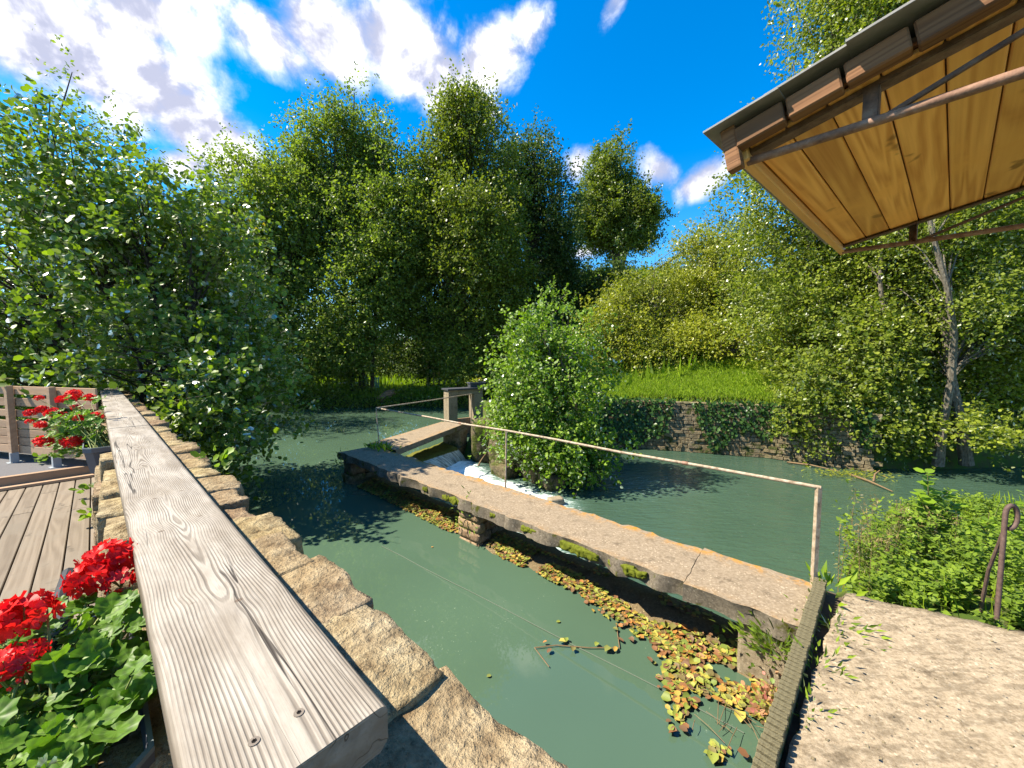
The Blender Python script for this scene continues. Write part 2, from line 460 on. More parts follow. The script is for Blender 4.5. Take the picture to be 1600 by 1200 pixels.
M['concrete'] = mat_concrete('lichened_concrete', (.135, .100, .066), (.235, .182, .124), (.345, .280, .200), (.36, .17, .02))
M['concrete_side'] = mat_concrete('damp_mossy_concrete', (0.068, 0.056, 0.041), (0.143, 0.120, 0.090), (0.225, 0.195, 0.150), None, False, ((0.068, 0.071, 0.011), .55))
M['terrace'] = mat_concrete('worn_terrace_concrete', (0.14, 0.104, 0.066), (0.305, 0.240, 0.162), (0.43, 0.36, 0.262), None, False, None, (R(-28), (7, 22, 8)), 1.1)
M['frame_conc'] = mat_concrete('pale_sluice_concrete', (0.136, 0.105, 0.068), (0.236, 0.192, 0.130), (0.310, 0.260, 0.186))
M['moss_ledge'] = mat_concrete('mossy_wet_ledge', (.045, .05, .012), (.10, .10, .018), (.17, .16, .035), None, False, ((.02, .018, .008), .58))
M['sill'] = mat_concrete('silty_brown_sill', (.060, .045, .024), (.135, .10, .055), (.21, .16, .09), None, False, ((.07, .075, .015), .60))
M['rack'] = mat_concrete('mossy_grey_rack', (.06, .05, .03), (.125, .11, .065), (.20, .18, .115), None, False, ((.065, .08, .018), .50))


def simple(name, col, rough=.6, spec=.3, nscale=30, amt=.25, bump=.15):
    m, T = material(name); tc = T.n('TexCoord')
    n = T.noise((tc, 'Object'), nscale, 4, .6)
    c = T.mix(n, tuple(x * (1 - amt) for x in col), tuple(min(1, x * (1 + amt)) for x in col))
    finish(T, c, rough, n, bump, .003, spec); return m


M['planter'] = simple('grey_plastic', (.085, .09, .11), .5, .35, 14, .12, .08)
M['rim'] = simple('pale_plastic_edge', (0.140, 0.168, 0.182), .4, .4, 14, .1, .05)
M['soil'] = simple('dark_soil', (.085, .066, .045), .95, .1, 40, .5, .8)
M['slate'] = simple('slate_sheet', (.22, .21, .20), .7, .2, 12, .45, .5)
M['slate_dark'] = simple('dark_slate_cap', (.045, .048, .055), .65, .3, 9, .3, .3)
M['galv'] = simple('galvanised_shoe', (0.252, 0.276, 0.300), .5, .4, 20, .15, .1)
M['floor_grey'] = simple('grey_gravelled_mat', (.115, .112, .118), .9, .15, 60, .35, .5)
M['ground'] = mat_concrete('earth_and_leaf_mould', (.03, .035, .012), (.06, .065, .02), (.10, .09, .04), None, False, ((.05, .085, .012), .45))
M['screw'] = simple('dull_screw', (.16, .13, .10), .45, .5, 200, .3, .2)
M['screw_hole'] = simple('screw_socket', (.015, .013, .012), .9, .1, 90, .2, .2)
M['chair_green'] = simple('turquoise_plastic', (.10, .33, .30), .45, .35, 10, .1, .05)
M['white_plastic'] = simple('white_plastic', (0.434, 0.462, 0.448), .45, .35, 10, .08, .05)
M['pole_wood'] = simple('pale_post_wood', (.42, .33, .13), .85, .2, 14, .3, .3)
M['red_wood'] = simple('reddish_box_wood', (.33, .13, .07), .8, .2, 14, .25, .2)
M['log'] = mat_bark('fallen_log_wood', (.12, .06, .03), (.38, .23, .13), 10)
M['rope'] = simple('pale_wire', (.085, .11, .08), .7, .3, 40, .2, .1)
M['stalk'] = simple('plant_stalk', (.17, .20, .05), .7, .25, 40, .35, .1)
M['dead'] = simple('dry_stalk', (.16, .105, .055), .85, .2, 40, .35, .2)
M['moss'] = simple('moss_cushion', (.10, .115, .014), .98, .05, 50, .55, 1.0)


def mat_petal():
    m, T = material('red_petal'); oi = T.n('ObjectInfo'); rnd = T.n('Attribute', attribute_name='rnd')
    col = T.mix((oi, 'Random'), (.50, .004, .010), (.74, .018, .014))
    di = T.n('BsdfDiffuse', {0: c_out(col)}); tr = T.n('BsdfTranslucent', {0: c_out(col)})
    a = T.n('MixShader', {0: .35, 1: di, 2: tr})
    gl = T.n('BsdfGlossy', {'Roughness': .45}); b = T.n('MixShader', {0: .025, 1: a, 2: gl})
    T.n('OutputMaterial', {0: b}); return m


def mat_litter(name):
    m, T = material(name); rnd = T.n('Attribute', attribute_name='rnd'); oi = T.n('ObjectInfo')
    f = T.math('FRACT', T.math('ADD', (rnd, 2), (oi, 'Random')))
    col = T.ramp(f, [(0, (.10, .17, .02)), (.27, (.24, .29, .04)), (.44, (.40, .33, .055)), (.58, (.38, .15, .03)), (.70, (.17, .075, .035)), (.86, (.10, .06, .035)), (1, (.17, .22, .04))], 'CONSTANT')
    col.color_ramp.interpolation = 'LINEAR'
    tc = T.n('TexCoord'); n = T.noise((tc, 'Object'), 60, 3)
    c2 = T.mix(T.math('MULTIPLY', n, .6), col, (.12, .07, .03))
    finish(T, c2, .55, n, .2, .003, .3); return m


def mat_plank():
    m, T = material('silvered_handrail_wood')
    ring = T.n('Attribute', attribute_name='ring'); knot = T.n('Attribute', attribute_name='knot'); side = T.n('Attribute', attribute_name='side')
    tc = T.n('TexCoord')
    mp = T.n('Mapping', {0: (tc, 'Object'), 'Rotation': (0, 0, -YAW)}, vector_type='POINT')
    fm = T.n('Mapping', {0: mp, 'Scale': (7, 170, 170)})
    fib = T.noise(fm, 1.0, 5, .65)
    wv = T.n('Mapping', {0: mp, 'Scale': (5, 40, 40)})
    wob = T.noise(wv, 1.0, 3, .5)
    ph = T.math('ADD', T.math('MULTIPLY', (ring, 2), 2 * PI / .0060), T.math('MULTIPLY', wob, 3.2))
    s = T.math('SINE', ph)
    line = T.smooth(s, -.55, .95)
    fade = T.smooth(T.noise(T.n('Mapping', {0: mp, 'Scale': (2.2, 16, 16)}), 1, 3, .5), .34, .66, .25, 1.0)
    line = T.math('MULTIPLY', line, fade)
    big = T.noise(T.n('Mapping', {0: mp, 'Scale': (3, 9, 9)}), 1, 5, .65)
    base = T.mix(T.smooth(big, .3, .7), (.205, .172, .135), (.35, .315, .268))
    base = T.mix(T.math('MULTIPLY', T.smooth(fib, .48, .72), .55), base, (.16, .135, .11))
    col = T.mix(T.math('MULTIPLY', line, .58), base, (.085, .064, .045))
    # drying cracks along the grain
    cm = T.n('Mapping', {0: mp, 'Scale': (.8, 26, 26)})
    cn = T.noise(cm, 1.0, 1, .4, .1)
    ck = T.math('MULTIPLY', T.smooth(T.math('ABSOLUTE', T.math('SUBTRACT', cn, .5)), .004, .011, 1, 0), T.smooth(T.noise(T.n('Mapping', {0: mp, 'Scale': (1.1, 7, 7)}), 1, 2), .53, .60))
    col = T.mix(T.math('MULTIPLY', ck, .85), col, (.02, .014, .01))
    kc = T.mix(T.math('MULTIPLY', T.smooth((knot, 2), .45, .8), .8), col, (.11, .075, .05))
    kc = T.mix(T.smooth((knot, 2), .80, 1.05), kc, (.06, .04, .03))
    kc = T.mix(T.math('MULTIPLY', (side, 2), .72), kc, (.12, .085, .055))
    h = T.math('SUBTRACT', T.math('MULTIPLY_ADD', fib, .3, T.math('MULTIPLY', line, -.8)), T.math('MULTIPLY', ck, 1.6))
    finish(T, kc, .72, h, .55, .0035, .28); return m


def mat_water(name, base, bump_scale, bump_str, foam=False, rough=.03, stretch=(1, 1, 1)):
    m, T = material(name); tc = T.n('TexCoord')
    mp = T.n('Mapping', {0: (tc, 'Object'), 'Rotation': (0, 0, R(35)), 'Scale': stretch})
    n1 = T.noise(mp, bump_scale, 3, .5, .4); n2 = T.noise(mp, bump_scale * 4.3, 2, .5)
    big = T.noise((tc, 'Object'), .45, 3, .5)
    h = T.math('ADD', n1, T.math('MULTIPLY', n2, .25))
    col = T.mix(big, tuple(x * .82 for x in base), tuple(x * 1.18 for x in base))
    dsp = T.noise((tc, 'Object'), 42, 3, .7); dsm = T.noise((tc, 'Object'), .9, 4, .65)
    film_glints = T.math('MULTIPLY', T.smooth(dsp, .66, .72), T.smooth(dsm, .50, .64))
    col = T.mix(T.math('MULTIPLY', film_glints, .7), col, (.30, .36, .24))  # pale specks painted into the water colour for glints and thin surface film
    rg = rough
    if foam:
        fa = T.n('Attribute', attribute_name='foam')
        fm = T.n('Mapping', {0: (tc, 'Object'), 'Rotation': (0, 0, R(38)), 'Scale': (2.6, 9, 4)})
        fn = T.noise(fm, 2.0, 7, .72, .8)
        k = T.math('ADD', T.math('MULTIPLY', (fa, 2), .62), T.math('MULTIPLY_ADD', fn, 1.5, -.75))
        white = T.math('MULTIPLY', T.smooth(k, .26, .62), T.smooth((fa, 2), .02, .2))
        milky = T.smooth((fa, 2), 0.0, 1.0)
        col = T.mix(T.math('MULTIPLY', milky, .55), col, (.20, .34, .31))
        sp = T.noise((tc, 'Object'), 24, 4, .7); spz = T.noise((tc, 'Object'), 1.3, 3, .6)
        fl = T.math('MULTIPLY', T.smooth(sp, .68, .72), T.smooth(spz, .52, .66))
        white = T.math('MAXIMUM', white, T.math('MULTIPLY', fl, .8))
        col = T.mix(white, col, (.86, .90, .92))
        rg = T.math('MULTIPLY_ADD', white, .6, rough)
    bp = T.n('Bump', {'Height': h, 'Strength': bump_str, 'Distance': .05})
    b = T.n('BsdfPrincipled', {'Base Color': c_out(col), 'Roughness': rg, 'IOR': 1.33, 'Specular IOR Level': .85, 'Normal': bp})
    T.n('OutputMaterial', {0: b}); return m


def mat_fall():
    m, T = material('falling_water'); at_ = T.n('Attribute', attribute_name='strand')
    a2 = T.n('Attribute', attribute_name='drop')
    v = T.n('CombineXYZ', {0: T.math('MULTIPLY', (at_, 2), 26.0), 1: T.math('MULTIPLY', (a2, 2), 1.6), 2: 0.0})
    n = T.noise(v, 1.0, 6, .7)
    col = T.ramp(n, [(.36, (.10, .12, .11)), (.55, (.42, .48, .48)), (.72, (.88, .92, .93))])
    finish(T, col, .25, n, .5, .03, .5); return m


M['petal'] = mat_petal()
M['litter'] = mat_litter('fallen_leaf')
M['plank'] = mat_plank()
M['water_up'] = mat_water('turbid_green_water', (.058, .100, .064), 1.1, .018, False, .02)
M['water_dn'] = mat_water('rippled_green_water', (.040, .074, .049), 3.2, .7, True, .04, (1, 3.0, 1))
M['fall'] = mat_fall()

# ------------------------------------------------------------------ terrain and water
CA, CB = at(655, 724, -1.22), at(714, 703, -1.22)           # weir crest
BA, BB = at(693, 736, -1.52), at(728, 716, -1.52)           # foot of the fall
UP = [P(.3, 4.32), P(.3, .45), P(12.5, .45), Vector((-13, 13.5, 0)), Vector((-17, 19, 0)), Vector((-12, 20.8, 0)), Vector((-6, 21.8, 0)),
      Vector((-2.5, 21, 0)), Vector((-1.6, 17, 0)), Vector((-1.7, 13.4, 0)), CB, CA, P(8.3, 4.32)]
DN = [P(.15, 4.30), P(8.3, 4.30), CA, CB, Vector((-1.0, 12.0, 0)), Vector((.1, 10.9, 0)), Vector((.7, 9.9, 0)), Vector((1.9, 9.7, 0)), Vector((2.9, 11, 0)), Vector((2.9, 13.9, 0)),
      Vector((4.7, 14.05, 0)), Vector((8.4, 12.75, 0)), Vector((10.2, 11.2, 0)), Vector((13.5, 11.3, 0)), Vector((24, 12.2, 0)),
      Vector((24, 8.6, 0)), Vector((11.5, 8.5, 0)), Vector((8.3, 8.0, 0)), Vector((5.2, 5.85, 0)), Vector((3.75, 4.5, 0)), Vector((3.05, 3.75, 0))]


def sdf(X, Y, poly):
    """signed distance in plan, negative inside"""
    d = np.full(X.shape, 1e9); ins = np.zeros(X.shape, bool); n = len(poly)
    for i in range(n):
        ax, ay = poly[i].x, poly[i].y; bx, by = poly[(i + 1) % n].x, poly[(i + 1) % n].y
        vx, vy = bx - ax, by - ay; t = np.clip(((X - ax) * vx + (Y - ay) * vy) / (vx * vx + vy * vy), 0, 1)
        d = np.minimum(d, np.hypot(X - ax - t * vx, Y - ay - t * vy))
        cnd = ((ay > Y) != (by > Y))
        with np.errstate(divide='ignore', invalid='ignore'):
            xi = (bx - ax) * (Y - ay) / (by - ay) + ax
        ins ^= cnd & (X < xi)
    return np.where(ins, -d, d)


def sst(x, a, b):
    t = np.clip((x - a) / (b - a), 0, 1); return t * t * (3 - 2 * t)


def height(X, Y):
    X = np.asarray(X, float); Y = np.asarray(Y, float)
    du, dd = sdf(X, Y, UP), sdf(X, Y, DN)
    A = X * DA.x + Y * DA.y; L = X * DL.x + Y * DL.y
    bank = np.full(X.shape, -.62)
    # right side hill rising beyond the retaining wall
    y0 = 14.0 - .33 * np.clip(X - 4.7, 0, 7)
    hill = .03 + .37 * np.maximum(0, Y - y0 - .2) * (1 - .35 * sst(Y, 30, 90))
    hill = np.minimum(hill, 24 + 0 * Y)
    k = sst(X, -1.0, 6.0) * sst(Y, 10.5, 12.5)
    k = np.maximum(k, sst(X, 11, 13) * sst(Y, 10.4, 12) * .9)
    bank = bank * (1 - k) + hill * k
    far = sst(Y, 40, 140); bank = bank + far * 9 * (1 - k)
    # bank in front of the pool, next to the terrace
    w = (L > 4.2) & (Y < 9) & (X > 2)
    bank = np.where(w, -.66 - .80 * sst(L, 5.0, 9.5), bank)
    bank = np.where((L < .5) & (Y < 20), -.30, bank)
    bank = np.where((A < .25) & (L > .5) & (L < 4.3), -.85, bank)
    d = np.minimum(du, dd)
    t = sst(d, -.35, .55)
    t2 = np.where((X > 2.5) & (Y > 11) & (X < 10), sst(d, -.05, .5), t)
    deep = np.where(du < dd, -2.5, -2.9)
    z = deep * (1 - t2) + bank * t2
    nz = fbm(np.stack([X.ravel() * .8, Y.ravel() * .8, X.ravel() * 0], 1), 3, 5).reshape(X.shape)
    return z + nz * .22 * np.where(Y < 4.2, .2, 1) * (d > 0)


def axis_pts(lo, hi, step, far, n):
    a = list(np.arange(lo, hi + 1e-6, step)); g = np.geomspace(step * 2, far, n)
    return np.array(sorted([lo - x for x in g] + a + [hi + x for x in g]))


def build_terrain():
    xs = axis_pts(-26, 26, .32, 1500, 26); ys = axis_pts(-3, 48, .32, 1800, 26)
    X, Y = np.meshgrid(xs, ys); Z = height(X, Y)
    V = np.stack([X.ravel(), Y.ravel(), Z.ravel()], 1); nx, ny = len(xs), len(ys)
    i = np.arange(nx - 1)[None, :] + nx * np.arange(ny - 1)[:, None]; i = i.ravel()
    F = np.stack([i, i + 1, i + nx + 1, i + nx], 1)
    o = put('ground', np_mesh('ground', V, F, True), M['ground']); tag(o, kind='structure')


build_terrain()


def build_water():
    bm = bmesh.new(); vs = [bm.verts.new((p.x, p.y, Z_UP)) for p in
                            [P(.3, 4.1), P(.3, .2), P(12.8, .2), Vector((-14, 13.5, 0)), Vector((-19, 19, 0)), Vector((-13, 22, 0)), Vector((-6, 23, 0)), Vector((-1, 22, 0)), Vector((-.9, 17, 0)), Vector((-1.2, 13.2, 0)), CB, CA, P(8.3, 4.1)]]
    f = bm.faces.new(vs); bmesh.ops.triangulate(bm, faces=[f]); bmesh.ops.recalc_face_normals(bm, faces=bm.faces)
    if sum(f.normal.z for f in bm.faces) < 0: bmesh.ops.reverse_faces(bm, faces=bm.faces)
    me = bpy.data.meshes.new('mill_pond_water'); bm.to_mesh(me); bm.free()
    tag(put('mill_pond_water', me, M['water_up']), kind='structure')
    xs = np.arange(-3.4, 24, .11); ys = np.arange(2.6, 15, .11)
    X, Y = np.meshgrid(xs, ys)
    d = sdf(X, Y, DN)
    pts = [((BA + BB) / 2), at(741, 750, -1.62), at(790, 765, Z_DN), at(862, 788, Z_DN), P(4.3, 5.3), P(3.2, 4.9)]
    rad = [.75, .85, .80, .65, .55, .4]
    foam = np.zeros(X.shape)
    for i in range(len(pts) - 1):
        a, b = pts[i], pts[i + 1]; vx, vy = b.x - a.x, b.y - a.y
        t = np.clip(((X - a.x) * vx + (Y - a.y) * vy) / (vx * vx + vy * vy), 0, 1)
        dist = np.hypot(X - a.x - t * vx, Y - a.y - t * vy); rr = rad[i] * (1 - t) + rad[i + 1] * t
        foam = np.maximum(foam, np.exp(-(dist / rr) ** 2) * (1.0 - .10 * i))
    plume = np.exp(-(((X - 3.2) / 2.2) ** 2 + ((Y - 10.0) / 1.3) ** 2)) * .30
    foam = np.maximum(foam, plume)
    q = np.stack([X.ravel() * 3.1, Y.ravel() * 3.1, X.ravel() * 0], 1)
    nz = fbm(q, 4, 3).reshape(X.shape)
    Z = Z_DN + nz * (.015 + .22 * np.clip(foam - .3, 0, 1)) + .24 * np.exp(-(((X - (BA.x + BB.x) / 2) * .82 - (Y - (BA.y + BB.y) / 2) * .57) / 1.1) ** 2 - (((X - (BA.x + BB.x) / 2) * .57 + (Y - (BA.y + BB.y) / 2) * .82) / 1.6) ** 2)
    V = np.stack([X.ravel(), Y.ravel(), Z.ravel()], 1); nx, ny = len(xs), len(ys)
    i = (np.arange(nx - 1)[None, :] + nx * np.arange(ny - 1)[:, None])
    keep = (d[:-1, :-1] < .45)
    i = i[keep]
    F = np.stack([i, i + 1, i + nx + 1, i + nx], 1)
    used = np.unique(F); mp = np.zeros(len(V), int); mp[used] = np.arange(len(used))
    me = np_mesh('weir_pool_water', V[used], mp[F], True, {'foam': foam.ravel()[used]})
    tag(put('weir_pool_water', me, M['water_dn']), kind='structure')
    # the fall: a curved sheet from crest to foot
    nu, nv = 60, 12; V = []; st = []; dr = []
    for i in range(nu + 1):
        u = i / nu; a = CA.lerp(CB, u); b = BA.lerp(BB, u)
        for j in range(nv + 1):
            v = j / nv; p = a.lerp(b, v ** 1.35 * .98)
            z = -1.185 + (-1.58 + 1.185) * (v ** 1.9 if v > .12 else v ** 1.9)
            wob = .025 * math.sin(u * 47 + math.sin(u * 19) * 3) * v
            V.append((p.x + wob, p.y + wob, z)); st.append(u); dr.append(v)
    F = [(i * (nv + 1) + j, (i + 1) * (nv + 1) + j, (i + 1) * (nv + 1) + j + 1, i * (nv + 1) + j + 1) for i in range(nu) for j in range(nv)]
    me = np_mesh('waterfall', V, F, True, {'strand': st, 'drop': dr})
    tag(put('waterfall', me, M['fall']), kind='structure')


build_water()

# ------------------------------------------------------------------ foliage
LEAF_T = {
    'diamond': (np.array([(0, 0, 0), (.5, .34, .07), (1, 0, -.02), (.45, -.34, .07)]), np.array([(0, 2, 1), (0, 3, 2)])),
    'round': (np.array([(0, 0, 0), (.28, .36, .08), (.72, .38, .06), (1, 0, -.05), (.72, -.38, .06), (.28, -.36, .08)]), np.array([(0, 3, 2, 1), (0, 5, 4, 3)])),
    'lance': (np.array([(0, 0, 0), (.35, .15, .04), (1, 0, -.08), (.35, -.15, .04)]), np.array([(0, 2, 1), (0, 3, 2)])),
}


def unit(v): return v / np.maximum(np.linalg.norm(v, axis=1), 1e-9)[:, None]


def leaf_mesh(name, pos, axis, nrm, size, rnd, shape='diamond'):
    tv, tf = LEAF_T[shape]; n = len(pos); k = len(tv)
    ax = unit(axis); sd_ = unit(np.cross(nrm, ax)); nn = np.cross(ax, sd_)
    V = pos[:, None, :] + size[:, None, None] * (tv[None, :, 0:1] * ax[:, None, :] + tv[None, :, 1:2] * sd_[:, None, :] + tv[None, :, 2:3] * nn[:, None, :])
    F = (tf[None] + (np.arange(n) * k)[:, None, None]).reshape(-1, tf.shape[1])
    return np_mesh(name, V.reshape(-1, 3), F, False, {'rnd': np.repeat(rnd, k)})


def spray(rng, lobes, ncl, twigs, lpt, size, twig_len=.5, shell=2.2, gap=.38, gapf=.5, seed=0, up=.65, cl_r=.35, zmin=-1.1, droop=.15, lumps=9):
    """leaf positions on twigs that radiate from cluster centres spread through ellipsoid lobes"""
    if lumps:
        more = []
        for l in lobes:
            l = np.array(l, float)
            for k in range(lumps):
                dd = unit(rng.normal(size=(1, 3)))[0]; f_ = .34 + .20 * rng.random()
                rr = l[3:] * f_; more.append(np.concatenate([l[:3] + dd * (l[3:] - rr * .8), rr + .12 * l[3:].mean() * rng.random()]))
        lobes = [tuple(l) for l in lobes] + [tuple(x) for x in more]
    vol = np.array([l[3] * l[4] * l[5] for l in lobes]) ** .72
    if lumps: vol[:len(lobes) - len(more)] *= .55
    vol /= vol.sum()
    li = rng.choice(len(lobes), size=ncl * 2, p=vol); Lb = np.array(lobes)[li]
    d = unit(rng.normal(size=(ncl * 2, 3))); r = rng.random(ncl * 2) ** (1 / shell)
    c = Lb[:, :3] + d * r[:, None] * Lb[:, 3:]
    ok = (vnoise(c * gapf + seed * 5.1, seed) > gap) & (c[:, 2] > zmin)
    c, d, Lb = c[ok][:ncl], d[ok][:ncl], Lb[ok][:ncl]; nc = len(c)
    out = unit((c - Lb[:, :3]) / Lb[:, 3:] ** 2 + 1e-6)
    ci = np.repeat(np.arange(nc), twigs); nt = len(ci)
    td = unit(out[ci] * .55 + rng.normal(size=(nt, 3)) * .62 + np.array([0, 0, .12]))
    to = c[ci] + rng.normal(size=(nt, 3)) * cl_r * .5
    tl = twig_len * (.45 + .8 * rng.random(nt))
    ti = np.repeat(np.arange(nt), lpt); n = len(ti)
    s = rng.random(n)
    pos = to[ti] + td[ti] * (s * tl[ti])[:, None] + rng.normal(size=(n, 3)) * size * .45
    pos[:, 2] -= droop * s ** 2 * tl[ti]
    axis = unit(td[ti] * .45 + rng.normal(size=(n, 3)) * .75 + np.array([0, 0, -.18]))
    nrm = unit(rng.normal(size=(n, 3)) * .62 + np.array([0, 0, up]) + out[ci][ti] * .35)
    sz = size * (.6 + .65 * rng.random(n))
    crnd = rng.random(nc)
    rnd = np.clip(.45 * crnd[ci][ti] + .55 * rng.random(n), 0, 1)
    pos[:, 2] = np.maximum(pos[:, 2], zmin - .25)
    return pos, axis, nrm, sz, rnd, c, (to, td, tl)


def trunk_mesh(name, base, stems, clusters, r0, limb_frac, rng, sides=7, twigs=None, ntwig=0):
    mb = MB(); stem_pts = []
    for (top, rr, bx, by) in stems:
        b = Vector(base) + Vector((bx, by, -.25)); t = Vector(top); pts = []; n = 8
        ph = rng.random(4) * 6
        for i in range(n + 1):
            u = i / n; p = b.lerp(t, u)
            w = .35 * rr / max(r0, .01) * .6
            p += Vector((math.sin(u * 5 + ph[0]) * w, math.sin(u * 4 + ph[1]) * w, 0)) * math.sin(u * PI)
            pts.append(p)
        mb.tube(pts, [rr * (1.25 if i == 0 else 1) * (1 - .88 * i / n) + .006 for i in range(n + 1)], sides)
        stem_pts.append(pts)
    idx = rng.choice(len(clusters), size=max(1, int(len(clusters) * limb_frac)), replace=False)
    for k in idx:
        c = Vector(clusters[k]); best = None
        for pts in stem_pts:
            zt = pts[0].z + (c.z - pts[0].z) * .68
            q = min(pts[1:], key=lambda p: abs(p.z - zt) + .3 * (p - c).length)
            dd = (q - c).length
            if best is None or dd < best[0]: best = (dd, q)
        q = best[1]; mid = q.lerp(c, .5) + Vector((0, 0, .10 * best[0]))
        rl = min(r0 * .38, .012 + .010 * best[0])
        mb.tube([q, mid, c], [rl, rl * .65, rl * .25], 5, False)
    if twigs is not None and ntwig:
        to, td, tl = twigs
        for k in rng.choice(len(to), size=min(ntwig, len(to)), replace=False):
            a = Vector(to[k]); b = a + Vector(td[k]) * float(tl[k])
            mb.tube([a, b], [.006, .003], 3, False)
    return mb.mesh(name, True)


def tree(name, label, cat, base, lobes, m, bark, ncl, twigs, lpt, size, stems, r0, seed, group=None, shape='diamond', limb=.25, ntwig=0, big_leaves=0, shoots=(), **kw):
    rng = np.random.default_rng(seed)
    root = thing(name, label, cat, base, group)
    pos, ax, nr, sz, rnd, cl, tw = spray(rng, lobes, ncl, twigs, lpt, size, seed=seed, **kw)
    extra = []
    for (x, y, z0, z1, lean) in shoots:                      # upright leafy shoots that break the outline
        n = int((z1 - z0) / (size * .30)); u = np.linspace(0, 1, n)
        p = np.stack([x + lean * u + .02 * rng.normal(size=n), y + .02 * rng.normal(size=n), z0 + (z1 - z0) * u], 1)
        an = u * n * 2.4 + rng.random() * 6
        a = np.stack([np.cos(an), np.sin(an), .45 + 0 * an], 1)
        pos = np.concatenate([pos, p]); ax = np.concatenate([ax, a]); nr = np.concatenate([nr, np.stack([-np.cos(an) * .5, -np.sin(an) * .5, .8 + 0 * an], 1) + .2 * rng.normal(size=(n, 3))])
        sz = np.concatenate([sz, size * (1.05 - .4 * u)]); rnd = np.concatenate([rnd, .5 + .4 * rng.random(n)])
        extra.append((x, y, z0, z1, lean))
    sel = None
    if big_leaves:
        dist = np.linalg.norm(pos - np.array(EYE), axis=1)
        f = pos[:, 1] * _c - (pos[:, 2] - EYE.z) * _s; u_ = 800 + 600 * pos[:, 0] / f; v_ = 600 - 600 * (pos[:, 1] * _s + (pos[:, 2] - EYE.z) * _c) / f
        see = (u_ > 5) & (u_ < 1595) & (v_ > 5) & (v_ < 1195) & (f > 0)
        score = np.where(see, dist / sz, 1e9); sel = np.argsort(score)[:big_leaves]
        protos = []
        for k in range(3):
            tv, tf = LEAF_T[shape]; me = np_mesh('leaf', tv * np.array([1, .92 + .1 * k, 1 - .4 * k]), tf, False, {'rnd': np.full(len(tv), .35 + .3 * k)})
            me.materials.append(m); protos.append(me)
        for j in sel:
            a = Vector(unit(ax[j:j + 1])[0]); s_ = Vector(np.cross(nr[j], a)).normalized(); n_ = a.cross(s_)
            rot = Matrix((a, s_, n_)).transposed().to_euler()
            put('leaf', protos[int(rng.integers(3))], None, root, pos[j], rot, (float(sz[j]),) * 3)
        keep = np.ones(len(pos), bool); keep[sel] = False
        pos, ax, nr, sz, rnd = pos[keep], ax[keep], nr[keep], sz[keep], rnd[keep]
    o = put('crown', leaf_mesh('crown', pos, ax, nr, sz, rnd, shape), m, root)
    o['kind'] = 'stuff'
    tm = trunk_mesh('trunk', base, stems, cl, r0, limb, rng, 7, tw, ntwig)
    put('trunk', tm, bark, root)
    if extra:
        for (x, y, z0, z1, lean) in extra:
            mb = MB(); mb.tube([(x, y, z0 - .4), (x + lean, y, z1)], [.006, .002], 4, False)
            put('shoot_stem', mb.mesh('shoot_stem'), M['twig'], root)
    return root


